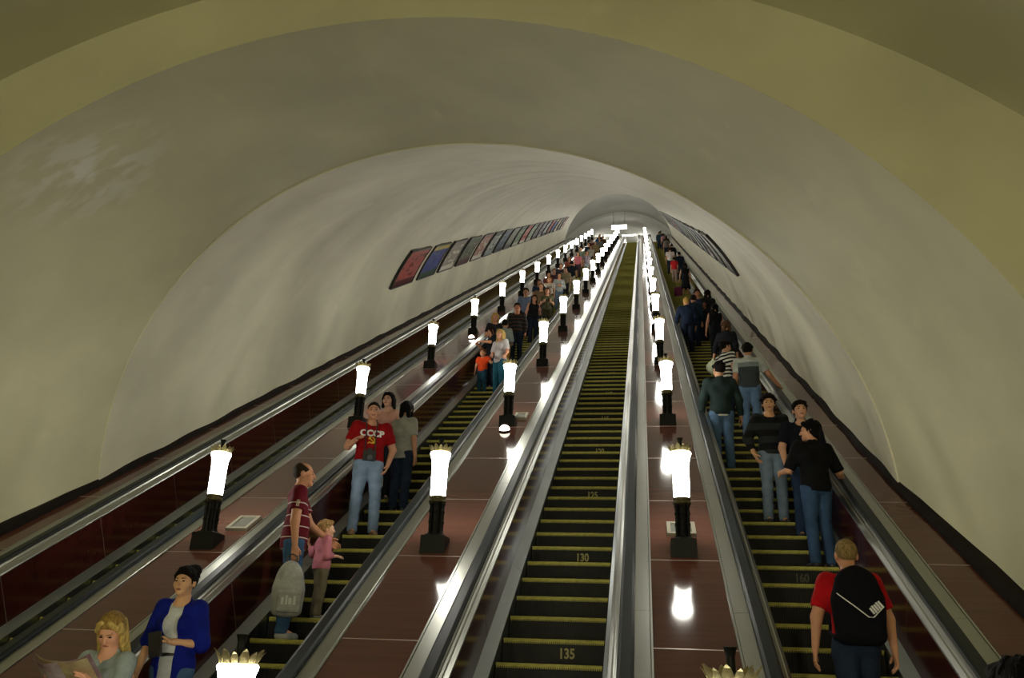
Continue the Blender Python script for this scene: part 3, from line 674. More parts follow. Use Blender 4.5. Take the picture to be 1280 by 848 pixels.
    def headf():
        S = Sdf(); s = hsc
        S.ell((0, -.014*s, .030*s), (.075*s, .094*s, .086*s), .03); S.ell((0, .030*s, -.030*s), (.058*s, .060*s, .078*s), .04)
        S.ell((0, .072*s, -.088*s), (.024*s, .020*s, .020*s), .03)
        if lod < 2:
            S.cap((0, .088*s, .012*s), (0, .108*s, -.026*s), .008*s, .0125*s, .014); S.cap((-.032*s, .080*s, .026*s), (.032*s, .080*s, .026*s), .011*s, None, .02)
            for sd in (-1, 1):
                S.ell((sd*.038*s, .062*s, -.024*s), (.024*s, .022*s, .024*s), .03); S.ell((sd*.077*s, -.008*s, -.004*s), (.011*s, .021*s, .033*s), .008)
                S.ell((sd*.031*s, .104*s, .006*s), (.016*s, .014*s, .011*s), .012, sub=True)
        a = Rh.T@(np.array([0, -.010*h, .80*h])-hc); b = Rh.T@(np.array([0, .004*h, .885*h])-hc); S.cap(a*.75+b*.25, b, .0335*h, .031*h, .035)
        return S
    v, q = headf().surf(RH_); parts.append((v@Rh.T+hc, q))
    if lod < 2:
        for sd in (-1, 1):
            d = unit(hd[sd]); side = np.array([0, 1., 0])-d*d[1]
            side = unit(side) if np.linalg.norm(side) > .3 else unit(np.array([0, 0, 1.])-d*d[2])
            nrm = np.cross(d, side)*1.0; nrm = nrm if nrm@np.array([-sd, 0, 0]) > 0 or abs(nrm[0]) < .2 else -nrm
            s = h/1.75; F_ = Sdf()       # hand frame: x thumb side, y palm normal, z along the fingers
            F_.cap((0, 0, -.05*s), (0, 0, .01*s), .026*s, .024*s, .02); fl = (.068, .077, .071, .054)
            for k in range(4):
                x = (.030-.0195*k)*s; F_.cap((x*.6, 0, .012*s), (x, 0, .088*s-abs(k-1.2)*.005*s), .0135*s, .0105*s, .014)
                c1 = curl*1.1; b0 = np.array([x, 0, .088*s-abs(k-1.2)*.005*s]); L = fl[k]*s
                b1 = b0+L*.5*np.array([0, math.sin(c1*.6), math.cos(c1*.6)]); b2 = b1+L*.5*np.array([0, math.sin(c1*1.5), math.cos(c1*1.5)])
                F_.cap(b0, b1, .0098*s, .0090*s, .004); F_.cap(b1, b2, .0090*s, .0078*s, .004)
            t0 = np.array([.022*s, .004*s, .018*s]); t1 = t0+np.array([.026, .016, .030])*s; t2 = t1+np.array([.006, .014, .030])*s
            F_.cap(t0, t1, .0145*s, .0115*s, .012); F_.cap(t1, t2, .0112*s, .009*s, .004)
            v, q = F_.surf(RF); Mh = np.stack([side, nrm, d], 1); v2 = v@Mh.T+wr[sd]
            if np.linalg.det(Mh) < 0: q = q[:, ::-1]
            parts.append((v2, q))
    V, Q = cat(parts); body = obj('body', nmesh('body', V, Q, [sk]), None, e)
    if lod < 2:
        S = Sdf(); s = hsc
        for sd in (-1, 1): S.ell((sd*.031*s, .0855*s, .005*s), (.0135*s, .009*s, .0065*s), .002)
        v, q = S.surf(.0035); obj('eyes', nmesh('eyes', v@Rh.T+hc, q, [M['eye']]), None, body)
        S = Sdf(); S.ell((0, .092*s, -.060*s), (.023*s, .009*s, .0085*s), .002)
        v, q = S.surf(.0035); obj('lips', nmesh('lips', v@Rh.T+hc, q, [M['lip']]), None, body)
    # hair
    S = Sdf(); s = hsc; hm = hairm(hair)
    thick = {'buzz': .003, 'bald': .004}.get(hstyle, .013)
    S.ell((0, -.018*s, .034*s), (.077*s+thick, .093*s+thick, .088*s+thick), .02)
    if hstyle != 'cover': S.plane((0, .078*s, (.062 if hstyle in ('buzz', 'bald') else .060)*s), unit((0, .82 if hstyle in ('buzz', 'bald') else .95, -1)) if hstyle not in ('long', 'bob', 'bun', 'tail') else unit((0, .80, -1)))
    if hstyle == 'bald': S.ell((0, .045*s, .10*s), (.062*s, .085*s, .06*s), .03, sub=True)
    if hstyle in ('short', 'shaggy') and lod < 2:
        for k in range(6): S.ell(((k-2.5)*.022*s, (.064-.004*abs(k-2.5))*s, (.098-.006*abs(k-2.5))*s), (.022*s, .030*s, .024*s), .02)
    v, q = S.surf(max(.006, RH_)); hp = [(v, q)]
    S = Sdf()
    if lod < 2 and hstyle in ('short', 'shaggy', 'bun', 'bob'):
        rr = random.Random(label); big = 1.5 if hstyle == 'shaggy' else 1.0
        for k in range(46):     # tufts lying along the scalp
            az = rr.uniform(0, 2*math.pi); pol = rr.uniform(.15, 1.25); d0 = np.array([math.sin(pol)*math.sin(az), math.sin(pol)*math.cos(az), math.cos(pol)])
            p0 = np.array([0, -.018, .034])*s+d0*np.array([.083, .099, .096])*s; fl_ = unit(np.array([d0[0]*.6, d0[1]*.7+.15, -.5])); p1 = p0+fl_*.034*s*big
            if p0[1] > .03*s and p1[2] < (.060+.012*rr.random())*s: continue
            if p1[2]-.06*s < .95*(p1[1]-.078*s)-.01*s: continue
            S.cap(p0, p1, .012*s*big, .006*s, .010)
        for sd in (-1, 1): S.cap((sd*.074*s, .030*s, .045*s), (sd*.074*s, .022*s, -.012*s), .010*s, .006*s, .01)
    if hstyle == 'shaggy':
        S.ell((0, -.045*s, .0), (.085*s, .068*s, .085*s), .03); S.cap((-.05*s, -.07*s, -.06*s), (.05*s, -.07*s, -.06*s), .03*s, None, .03)
        for sd in (-1, 1): S.cap((sd*.078*s, .0, .03*s), (sd*.078*s, -.012*s, -.035*s), .014*s, .010*s, .02)
    if hstyle in ('long', 'bob'):
        L = -.20*s if hstyle == 'long' else -.095*s
        for sd in (-1, 1):
            S.cap((sd*.072*s, .01*s, .05*s), (sd*.084*s, .01*s, L), .026*s, .024*s, .03); S.cap((sd*.045*s, -.072*s, .03*s), (sd*.055*s, -.070*s, L*1.1), .04*s, .034*s, .04)
            S.cap((sd*.03*s, .066*s, .098*s), (sd*.080*s, .040*s, .02*s), .020*s, .016*s, .03)
    if hstyle == 'bun':
        S.ell((-.015*s, -.085*s, .105*s), (.065*s, .06*s, .055*s), .02); S.cap((0, -.07*s, .03*s), (0, -.06*s, -.04*s), .05*s, .03*s, .03)
        for sd in (-1, 1): S.cap((sd*.02*s, .066*s, .106*s), (sd*.080*s, .015*s, .03*s), .016*s, .010*s, .02)
    if hstyle == 'tail':
        S.ell((0, -.105*s, .03*s), (.03*s, .03*s, .03*s), .02); S.cap((0, -.12*s, .02*s), (0, -.10*s, -.16*s), .03*s, .014*s, .03)
    if S.p:
        vq = S.surf(max(.007, RH_))
        if hair2: obj('hair_lengths', nmesh('hair_lengths', vq[0]@Rh.T+hc, vq[1], [hairm(hair2)]), None, body)
        else: hp.append(vq)
    V, Q = cat(hp); obj('hair', nmesh('hair', V@Rh.T+hc, Q, [hm]), None, body)
    if lod < 2 and hstyle != 'cover':
        S = Sdf()
        for sd in (-1, 1): S.cap((sd*.016*s, .096*s, .026*s), (sd*.045*s, .086*s, .028*s), .0045*s, .0035*s, .002)
        v, q = S.surf(.0035); obj('eyebrows', nmesh('eyebrows', v@Rh.T+hc, q, [hm]), None, body)
    # trousers or skirt
    if leg != 'none':
        S = Sdf(); torso(S, .006); S.p = S.p[:2]
        if leg == 'skirt': S.cap((0, 0, .53*h), (0, .0, .30*h), .085*h*g0, .125*h*g0, .05, .8); zh = .30*h
        elif leg == 'dress': S.cap((0, 0, .53*h), (0, .0, .24*h), .085*h*g0, .14*h*g0, .05, .8); zh = .24*h
        else: legs(S, .013); zh = .265*h if leg == 'shorts' else .030*h
        S.plane((0, 0, zh), (0, 0, -1)); S.plane((0, 0, .605*h), (0, 0, 1))
        v, q = S.surf(RC, wob=.0035 if lod < 2 else 0)
        obj('skirt' if leg in ('skirt', 'dress') else 'trousers', nmesh('trousers', v, q, [cloth(trousers, 'denim' if denim else 'plain')]), None, e)
        if lod == 0:
            S = Sdf(); torso(S, .011); S.p = S.p[:2]; S.plane((0, 0, .575*h), (0, 0, -1)); S.plane((0, 0, .598*h), (0, 0, 1)); v, q = S.surf(RC); obj('belt', nmesh('belt', v, q, [M['belt']]), None, e)
    # shoes
    for sd in (-1, 1):
        S = Sdf(); a = an[sd]; S.cap((a[0], a[1]-.012*h, .020*h), (a[0]+sd*.008*h, a[1]+.075*h, .014*h), .024*h, .022*h, .02); S.cap((a[0], a[1], .045*h), (a[0], a[1]+.01*h, .02*h), .027*h, .026*h, .02)
        S.plane((0, 0, .0), (0, 0, -1)); S.plane((0, 0, .058*h), (0, 0, 1)); v, q = S.surf(RC); obj('shoe', nmesh('shoe', v, q, [M[shoe]]), None, e)
    # upper garment
    def top(g, sl, hem_, opened=None, necky=0):
        S = Sdf(); torso(S, g)
        for sd in (-1, 1):
            if sl > 0:
                k1 = min(sl, 1); end = sh[sd]+(el[sd]-sh[sd])*k1; d = unit(el[sd]-sh[sd]); r1 = (.030 if f else .034)*h*g0**.5+g+.004; r2_ = (.026 if f else .029)*h+g+.008
                S.cap(sh[sd], end, r1, r1+(r2_-r1)*k1, .03, cut=[] if sl > 1 else [(end, d)])
                if sl > 1:
                    end2 = el[sd]+(wr[sd]-el[sd])*(sl-1); d2 = unit(wr[sd]-el[sd]); S.cap(el[sd], end2, .0275*h+g, .021*h+g, .025, cut=[(end2, d2)])
        S.cap((0, -.002*h, .60*h), (0, -.002*h, .44*h), (.070 if f else .078)*h*g0+g, (.094 if f else .088)*h*g0+g, .04, .74)
        S.plane((0, 0, hem_*h), (0, 0, -1))
        S.cap((0, .012*h, .838*h), (0, .06*h, .90*h), .040*h, .05*h, .012, sub=True)
        if opened or necky:
            yk = opened or necky
            S.cap((0, .09*h, (.76 if opened else .80)*h), (0, .07*h, .86*h), (.030 if opened else yk)*h, .042*h, .006, sub=True)
            if opened: S.box((.008*h, .13*h, .62*h), (.070*h, .22*h, .44*h), .006, .004, sub=True)
        return S
    g1 = .012 if jacket is None else .007
    S = top(g1, sleeve if jacket is None else .3, hem, necky=neckline)
    v, q = S.surf(RC, wob=.002 if lod < 2 else 0)
    tp = obj('shirt', nmesh('shirt', v, q, [shirt_kind or cloth(shirt)]), None, e)
    if jacket:
        S2 = top(.018, sleeve, hem-.0, opened=.03); v, q = S2.surf(RC, wob=.002); obj('jacket', nmesh('jacket', v, q, [cloth(jacket)]), None, e)
    if collar:
        S2 = Sdf(); S2.cap((0, -.012*h, .845*h), (0, -.004*h, .868*h), .043*h, .040*h, .01); S2.cap((0, .03*h, .84*h), (0, .05*h, .90*h), .03*h, .04*h, .008, sub=True)
        S2.plane((0, 0, .868*h), (0, -.25, 1)); S2.plane((0, 0, .83*h), (0, 0, -1)); v, q = S2.surf(min(.009, RC)); obj('collar', nmesh('collar', v, q, [shirt_kind or cloth(shirt)]), None, tp)
    return dict(e=e, wr=wr, hd=hd, el=el, sh=sh, h=h, top=S, shirt=tp, M=Matrix.Translation((X, Y, z)) @ Matrix.Rotation(math.radians(face), 4, 'Z'))
def wpt(pd, p): return pd['M'] @ Vector(p)
def step_at(key, n, dy=.18):
    y = .4*(n+PHASE[key]); return y+dy, y*T30+.006
def thing_sdf(name, label, cat_, S, res, mt, pd=None, parent=None, group=None, mw=None):
    v, q = S.surf(res); o = obj(name, nmesh(name, v, q, [mt]), None, parent)
    if pd is not None: o.matrix_world = pd['M']
    if mw is not None: o.matrix_world = mw
    if label: tag(o, label, cat_, group)
    return o

# ------------------------------------------------------------------ riders near the viewer
DENIM = '#3f5a78'
# reader
y, z = step_at('L', -7, .18)
RD = person('blonde woman in a grey blouse reading a folded newspaper', -2.98, -2.29, z, 1.70, 174, '#8f9a97', '#2c3748', '#94763f', '#d39a7c', hair2='#c8ab62', sex='f', arms=('read', 'read'), sleeve=.75, hstyle='long', lod=0, head=(14, -34), fat=1.12, neckline=.045)
# her darker roots are a cap of the same hair; newspaper in both hands
mid = (RD['wr'][1]+RD['wr'][-1])/2
e = empty('newspaper', wpt(RD, mid+np.array([0, .07, .03])), math.radians(174)); e.rotation_euler = (math.radians(-52), 0, math.radians(178)); tag(e, 'folded newspaper with yellow page held open by the blonde woman', 'newspaper')
M['news'] = mat('newsprint_yellow', (.62, .52, .26, 1), .8, var=.25, scale=7, col2='#8a6a50'); M['news2'] = mat('newsprint_grey', (.52, .46, .44, 1), .8, var=.3, scale=9, col2='#6b4046')
def page(sg, w_, hgt, bend, fold, th=.002, N=8):
    m = MB(); V = [(sg*i/N*w_, bend*math.sin(i/N*math.pi)-fold*i/N*w_) for i in range(N+1)]
    for (x0, y0), (x1, y1) in zip(V[:-1], V[1:]):
        m.hexa([(x0, y0, 0), (x1, y1, 0), (x1, y1+th, 0), (x0, y0+th, 0), (x0, y0, hgt), (x1, y1, hgt), (x1, y1+th, hgt), (x0, y0+th, hgt)])
    return m
for sg, bend, fold, dy, mt in ((1, .02, .25, 0, 'news'), (-1, .03, .35, 0, 'news2'), (1, .035, .10, .006, 'news2'), (-1, .02, .2, .006, 'news')):
    o = page(sg, .20, .30, bend, fold).build('page', M[mt], e); o.location = (0, dy, -.14)
# woman in blue
BL = person('dark-haired woman in a royal blue jacket standing behind the reader', -2.86, -1.57, -1.009+.006, 1.65, 184, '#b9bcbc', '#3c5674', '#120d0b', '#cf9f78', 'f', (((.35, -.1, -1), (.0, .5, -1)), ((.22, -.02, -1), (-1, .62, .05))), 1.05, 'bun', 0, (-4, 0), jacket='#0d1a78', hem=.47, neckline=.04)
w_ = BL['wr'][-1]; d = unit(BL['hd'][-1])
m = MB(); m.box((0, 0, 0), (.10, .025, .19)); m.box((0, .014, .07), (.085, .004, .03)); o = m.build('purse', M['belt']); o.matrix_world = BL['M'] @ Matrix.Translation(tuple(w_+d*.10+np.array([0, .035, -.03]))) @ Matrix.Rotation(.2, 4, 'Y'); tag(o, 'dark flat purse held by the woman in blue', 'purse')
S = Sdf(); S.cap((.02, -.09, .10), (.05, -.075, .125), .012, .008, .004); S.cap((.05, -.075, .125), (.045, -.05, .135), .008, .006, .004)
o = thing_sdf('hair_clip', None, None, S, .005, M['gold'], parent=BL['e']); o.location = (0, .016, .928*1.65)
# man in maroon with the child
MA = person('balding man in a maroon shirt with thin white stripes', -2.79, .41, .145+.006, 1.84, -68, '#5a0f1c', '#34506e', '#2e241c', '#b98262', 'm', (((.12, -.05, -1), (.02, .12, -1)), 'reach'), .62, 'bald', 0, (-4, 0), fat=1.05, hem=.49, shoe='shoe_grey',
            shirt_kind=cloth('#5a0f1c', 'stripes', period=.115, duty=.09, c2='#b9a9a4', shift=.2, zmax=1.40))
m = MB()
for k in range(3): m.box((-.012+k*.012, 0, 0), (.006, .004, .07))
for sd in (1,):
    p_ = MA['sh'][sd]+(MA['el'][sd]-MA['sh'][sd])*.42; o = m.build('sleeve_stripes', cloth('#c9b9a8'), MA['shirt']); o.location = tuple(p_+np.array([.078, .0, 0])); o.rotation_euler = (0, .1, math.pi/2)
CH = person('small child in a pink top and khaki trousers beside the man in maroon', -2.62, .84, .376+.006, 1.03, -52, '#b8707e', '#6e6650', '#9a7a4e', '#d0a184', 'f', ('bent', ((.5, -.2, -.6), (.2, -.3, .6))), 1.6, 'short', 0, (-10, 4), fat=1.15, hem=.50, headscale=1.32, shoe='shoe_grey', denim=False)
w_ = MA['wr'][1]+unit(MA['hd'][1])*.085
M['bagrey'] = mat('rucksack_grey', (.30, .30, .27, 1), .8, var=.2, scale=12, bump=.4)
M['bagprint'] = mat('rucksack_print', (.52, .52, .49, 1), .8)
e = empty('rucksack', wpt(MA, w_+np.array([.02, -.02, -.62])), math.radians(-68+100)); tag(e, 'grey rucksack hanging from the hand of the man in maroon', 'rucksack')
S = Sdf(); S.ell((0, 0, .28), (.155, .085, .28), .04); S.box((0, 0, .17), (.30, .17, .32), .06, .05); S.plane((0, 0, .0), (0, 0, -1)); thing_sdf('sack', None, None, S, .010, M['bagrey'], parent=e)
S = Sdf(); S.box((0, -.085, .15), (.24, .07, .22), .03, .02); thing_sdf('front_pocket', None, None, S, .009, M['bagrey'], parent=e)
m = MB(); m.tube([(-.05, 0, .54), (-.045, 0, .60), (0, 0, .625), (.045, 0, .60), (.05, 0, .54)], .008); m.build('handle', M['belt'], e)
for sx in (-.09, .09):
    m = MB(); m.tube([(sx*.6, .07, .52), (sx*1.3, .10, .36), (sx*1.4, .09, .16), (sx, .07, .05)], .014); m.build('strap', M['belt'], e)
for k, (x, w2, hh) in enumerate(((-.07, .025, .07), (-.03, .018, .09), (.005, .03, .06), (.05, .025, .085))):
    m = MB(); m.box((x, -.121, .15+k % 2*.01), (w2, .004, hh)); m.build('print_mark', M['bagprint'], e)
# man in the red lettered T-shirt
RE = person('man in a red lettered T-shirt and jeans with a camera at his belly', -2.85, 2.80, 1.531+.006, 1.87, 204, '#8a0d12', '#71849e', '#14100e', '#c48f74', 'm', (((.34, -.05, -1), (-.35, .95, .22)), 'pocket'), .72, 'buzz', 0, (-6, -4), fat=1.12, hem=.545, shoe='shoe_tan', stance=.072)
def print_on(pd, me, mt, cx, cz, name):
    co = np.array([v.co[:] for v in me.vertices]); out = []
    yy = np.linspace(.02, .34, 161)
    for x, y_, _ in co:
        X = np.stack([np.full(161, -x+cx), yy, np.full(161, y_+cz)], -1); f_ = pd['top'].at(X); k = np.where(f_ < 0)[0]; ys = yy[k[-1]] if len(k) else .12
        out.append((-x+cx, ys+.006, y_+cz))
    me.vertices.foreach_set('co', np.array(out, np.float32).ravel()); me.materials.clear(); me.materials.append(mt); me.update()
    return obj(name, me, None, pd['shirt'])
M['white'] = mat('print_white', (.72, .70, .68, 1), .7); M['yel'] = mat('print_yellow', (.72, .46, .03, 1), .7)
t = text_mesh('CCCP', .125, 'lettering', 0, .006); print_on(RE, t, M['white'], .0, .745*1.87, 'lettering')
def poly_strip(pts, w_):
    V = []; F = []
    for i, (x, y_) in enumerate(pts):
        a = pts[max(i-1, 0)]; b = pts[min(i+1, len(pts)-1)]; dx, dy = b[0]-a[0], b[1]-a[1]; L = math.hypot(dx, dy); ww = w_[i] if isinstance(w_, list) else w_
        V += [(x-dy/L*ww, y_+dx/L*ww, 0), (x+dy/L*ww, y_-dx/L*ww, 0)]
        if i: F.append((2*i-2, 2*i-1, 2*i+1, 2*i))
    return V, F
b = MB(); b.add(*poly_strip([(.042*math.cos(math.radians(a)), .042*math.sin(math.radians(a))) for a in range(-150, 100, 20)], [.004+.007*math.sin(math.pi*i/12) for i in range(13)]))
b.add(*poly_strip([(-.03, -.03), (-.055, -.05)], .007)); b.add(*poly_strip([(-.03, .03), (0, 0), (.045, -.045)], .007)); b.add(*poly_strip([(-.045, .018), (-.018, .045)], .012))
print_on(RE, mesh('emblem', b.V, b.F), M['yel'], -.0, .690*1.87, 'emblem')
e = empty('camera_body', wpt(RE, (.02, .19, .535*1.87)), math.radians(204)); tag(e, 'black camera hanging on a strap at the belly of the man in red', 'camera')
m = MB(); m.box((0, 0, .06), (.17, .07, .13)); m.box((0, 0, .14), (.07, .06, .04)); m.build('housing', M['black'], e)
m = MB(); m.lathe([(.036, .03), (.038, .06), (.042, .11), (.030, .112)], 20); o = m.build('lens', M['black'], e); o.rotation_euler = (math.radians(-110), 0, 0); o.location = (0, 0, .05)
for sx in (-1, 1):
    m = MB(); m.tube([(sx*.07, 0, .09), (sx*.068, .0, .36), (sx*.075, -.03, .52), (sx*.07, -.12, .60), (sx*.05, -.22, .62)], .009); m.build('strap', M['black'], e)
person('dark-haired rider in a grey shirt facing away behind the man in red', -2.62, 3.62, 1.993+.006, 1.66, -20, '#8b8a82', '#1b2434', '#0b0a0a', '#a5775d', 'f', ('down', 'bent'), .8, 'bob', 0, (20, 0), hem=.47)
person('rider with bare shoulders mostly hidden behind the man in red', -3.02, 4.02, step_at('L', 9)[1], 1.70, 170, '#c08f86', '#20242c', '#0d0b0a', '#c69a86', 'f', ('belly', 'down'), 0, 'bob', 1, (0, 0))
# ---- right escalator
BP = person('fair-haired boy in a red T-shirt wearing a black backpack', 2.50, -1.10, -.697+.006, 1.71, 2, '#a80f16', '#1d2738', '#8a7248', '#c08a6a', 'm', (((.34, .02, -1), (.10, .10, -1)), ((.36, -.02, -1), (.12, .02, -1))), .75, 'buzz', 0, (0, 0), hem=.56, stride=.5)
M['bpk'] = mat('backpack_black', (.006, .006, .008, 1), .9, spec=.08, bump=.3, bscale=14)
e = empty('backpack', wpt(BP, (0, -.20, .525*1.71)), math.radians(2)); tag(e, 'black backpack with a white line on the boy in red', 'backpack')
S = Sdf(); S.ell((0, 0, .32), (.185, .10, .27), .05); S.box((0, .005, .20), (.37, .18, .40), .08, .06); S.box((0, .02, .45), (.27, .13, .16), .05, .05); thing_sdf('sack', None, None, S, .011, M['bpk'], parent=e)
b = MB(); b.tube([(-.17, -.082, .37), (-.13, -.098, .335), (-.06, -.112, .28), (.04, -.116, .20), (.075, -.115, .20), (.16, -.094, .28)], .0045, 6); b.build('piping', M['white'], e)
for k in range(5):
    m = MB(); m.box((0, 0, 0), (.014, .006, .05+.008*(k % 2))); o = m.build('logo_mark', M['white'], e); o.location = (.066+.017*k, -.118+.004*k, .245+.013*k); o.rotation_euler = (0, -.65, 0)
for sx in (-1, 1):
    m = MB(); m.tube([(sx*.10, .06, .46), (sx*.115, .15, .50), (sx*.12, .26, .46), (sx*.125, .33, .30), (sx*.16, .26, .10), (sx*.16, .10, .05)], .020); m.build('strap', M['bpk'], e)
SW = person('young man in a dark banded sweater and faded jeans facing down', 2.62, 3.37, 1.843+.006, 1.78, 186, '#16171a', '#6b7b8c', '#120d0a', '#c8966f', 'm', ('pocket', 'back'), 1.7, 'shaggy', 0, (-10, -6), hem=.52,
            shirt_kind=cloth('#131416', 'bands', period=.19, duty=.5, c2='#26282a', shift=.35))
NV = person('smiling man in a navy polo shirt beside the right handrail', 2.98, 3.10, 1.612+.006, 1.83, 182, '#10131f', '#2a3a54', '#120e0b', '#c9977a', 'm', (((.28, .12, -1), (-.06, .42, -1)), ((.2, 0, -1), (.1, .2, -1))), .78, 'short', 0, (2, 2), collar=True, hem=.49)
BK = person('man in black turned to his left with a hand on the right rail', 2.93, 2.19, 1.15+.006, 1.77, 22, '#0b0b0d', '#2f4460', '#0c0909', '#c4906f', 'm', (((.62, .10, -1), (.62, .62, -.40)), ((.34, .35, -1), (-.15, .95, .05))), .98, 'shaggy', 0, (52, 0), hem=.50, fat=1.08)
JK = person('man in a dark green jacket and jeans seen from behind', 2.17, 5.49, 2.998+.006, 1.87, 4, '#1c2827', '#465d78', '#100c0a', '#b88a6b', 'm', ('down_out', 'down_out'), 1.95, 'short', 0, (18, -6), hem=.50, fat=1.04, shoe='shoe')
S = Sdf(); h_ = 1.87; S.ell((0, -.004*h_, .545*h_), (.105*h_, .078*h_, .09*h_), .02); S.plane((0, 0, .487*h_), (0, 0, -1)); S.plane((0, 0, .502*h_), (0, 0, 1)); thing_sdf('undershirt', None, None, S, .010, M['white'], parent=JK['e'])
VE = person('man in a white and grey panelled shirt with a hand on the right rail', 2.83, 6.95, 3.921+.006, 1.82, -8, '#a5a8a2', '#506781', '#0f0c0a', '#a87858', 'm', (((.62, .22, -1), (.60, .40, -.70)), 'down'), .72, 'short', 0, (0, -4), hem=.51, fat=1.06,
            shirt_kind=cloth('#a5a8a2', 'panelled', c2='#6d7674', c3='#33393b'))
person('person in a black and white striped top beside the panelled shirt', 2.50, 7.75, 4.383+.006, 1.72, -55, '#d0cdc4', '#1d2430', '#120d0a', '#c08d6c', 'm', ('bent', 'down'), .7, 'short', 1, (-10, 0), hem=.5,
       shirt_kind=cloth('#cfccc3', 'stripes', period=.075, duty=.5, c2='#16171a'))
BG = person('brown-haired woman in a dark jacket carrying a white bag', 2.78, 10.09, 5.769+.006, 1.70, -12, '#15171c', '#151a24', '#4a3322', '#c08f72', 'f', ('down', ((.35, .05, -1), (.30, .35, -1))), 1.6, 'bob', 1, (20, 0), hem=.46)
w_ = BG['wr'][-1]; S = Sdf(); S.ell((0, 0, -.20), (.16, .10, .15), .05); S.ell((.05, 0, -.30), (.12, .09, .10), .05); S.cap((0, 0, -.08), (0, 0, .02), .05, .015, .05)
o = thing_sdf('white_bag', 'white cloth bag hanging from the woman in the dark jacket', 'bag', S, .014, cloth('#b9bfa4'), mw=BG['M'] @ Matrix.Translation(tuple(w_+np.array([-.02, 0, -.02]))))
# person about to step on, at the lower right edge
person('dark-haired person waiting on the floor at the lower right edge', 2.27, -4.85, ZF+.006, 1.83, 6, '#14151a', '#1a2030', '#070606', '#a87a5e', 'm', ('down', 'down'), 1.9, 'short', 1, (0, 0))

# ------------------------------------------------------------------ riders farther up
GL = 'riders on the crowded escalator'; GR = 'riders on the right escalator'
def far(key, n, X, H, face, label, shirt, trs, hair, tone='#bb8c6e', sex='m', arms=('down', 'down'), sleeve=.6, hstyle='short', lod=2, **kw):
    y, z = step_at(key, n, kw.pop('dy', .2)); kw.setdefault('hem', .5)
    return person(label, X, y, z, H, face, shirt, trs, hair, tone, sex=sex, arms=arms, sleeve=sleeve, hstyle=hstyle, lod=lod, group=GL if key == 'L' else GR, **kw)
OC = far('L', 25, -2.84, 1.10, 168, 'child in an orange T-shirt holding a hand of the blonde woman', '#d0451a', '#1f3f52', '#5a3a22', '#c48f70', arms=('down_out', ((.6, .2, -.7), (.9, .2, .1))), lod=1, headscale=1.25)
far('L', 24, -2.36, 1.68, 150, 'blonde woman in a white blouse and teal jeans leading the child in orange', '#b5aeb0', '#1f5266', '#b89a5a', '#c98f74', 'f', ('front', ((.3, .1, -1), (.3, .6, -.6))), .8, 'long', 1)
far('L', 26, -2.72, 1.62, 120, 'dark-haired woman leaning on the left handrail behind the child in orange', '#14161e', '#191d28', '#1b1210', '#b9805f', 'f', ('lean', 'lean'), .9, 'bob', 1, head=(-20, -20))
far('L', 30, -2.96, 1.72, 190, 'blonde woman in a dark top by the left handrail below the striped sweater', '#23242a', '#1d2534', '#b8964e', '#c98f74', 'f', ('belly', 'bent'), .7, 'bob', 1)
far('L', 29, -2.62, 1.60, -10, 'dark-haired rider in a grey top and mustard trousers facing uphill', '#7f8884', '#8f6e1c', '#14100e', '#b98a6c', 'f', ('bent', 'down'), 1.5, 'short', 1)
far('L', 33, -2.56, 1.82, 186, 'man in a dark sweater with brown bands', '#2a2622', '#182230', '#2a1a12', '#bd7f60', 'm', ('down', 'down'), 1.9, 'short', 1, shirt_kind=cloth('#25262a', 'stripes', period=.11, duty=.3, c2='#4d3a30'))
far('L', 43, -2.92, 1.80, 182, 'man in a light blue shirt with dark trousers', '#6f7f9c', '#141b2a', '#2a1c14', '#b98464', 'm', ('down', 'down_out'), .8, 'short', 1)
far('L', 40, -2.48, 1.70, 205, 'woman in a black sleeveless top beside the light blue shirt', '#111114', '#131a28', '#1d120e', '#bf8a6e', 'f', ('down_out', 'bent'), 0, 'long', 1)
far('L', 45, -2.30, 1.70, 190, 'woman in an olive top behind the black sleeveless top', '#54523a', '#3a3526', '#5a3420', '#c08c6e', 'f', ('bent', 'bent'), .6, 'bob', 2)
far('L', 52, -2.95, 1.72, 185, 'man in a dark blue shirt with a light chest patch', '#1d2c40', '#1a2030', '#1a1210', '#b07f62', hstyle='short')
far('L', 48, -2.66, 1.74, 180, 'rider in a brown jacket between dark shirts', '#5a4630', '#2c2a26', '#3a2418', '#bb8868', sleeve=1.9)
far('L', 56, -2.74, 1.64, 180, 'fair woman in a white top with an orange scarf', '#bdb4a8', '#2a2420', '#a86a34', '#cf9a78', 'f', hstyle='bob')
far('L', 60, -2.96, 1.70, 185, 'woman in a dark red blouse near the second dome light', '#5a2a2a', '#232630', '#2a1a14', '#bb8868', 'f', hstyle='long')
far('L', 58, -2.44, 1.72, 195, 'rider in a pale grey jacket with jeans', '#8d8f8c', '#4a5868', '#33241c', '#bb8868', 'f', ('belly', 'belly'), 1.9, 'bob')
far('L', 64, -2.92, 1.71, 180, 'rider in a plum top far up the crowd', '#4a3140', '#20242c', '#3a2418', '#bb8868', 'f', hstyle='tail')
far('L', 66, -2.50, 1.68, 188, 'man in a beige shirt far up the crowd', '#978a70', '#31343a', '#2a1c14', '#b98868')
far('L', 70, -2.86, 1.74, 180, 'man in a charcoal jacket left of the cream trousers', '#26272b', '#1c2028', '#221812', '#b98868', sleeve=1.9)
far('L', 73, -2.46, 1.76, 0, 'rider in a dark top with cream trousers seen from behind', '#1b2028', '#b0aa8c', '#18110e', '#b98868', denim=False)
far('L', 82, -2.90, 1.70, 182, 'woman in a rust cardigan far up the escalator', '#7a4030', '#2a2a2e', '#3a2014', '#bb8868', 'f', hstyle='long', sleeve=1.8)
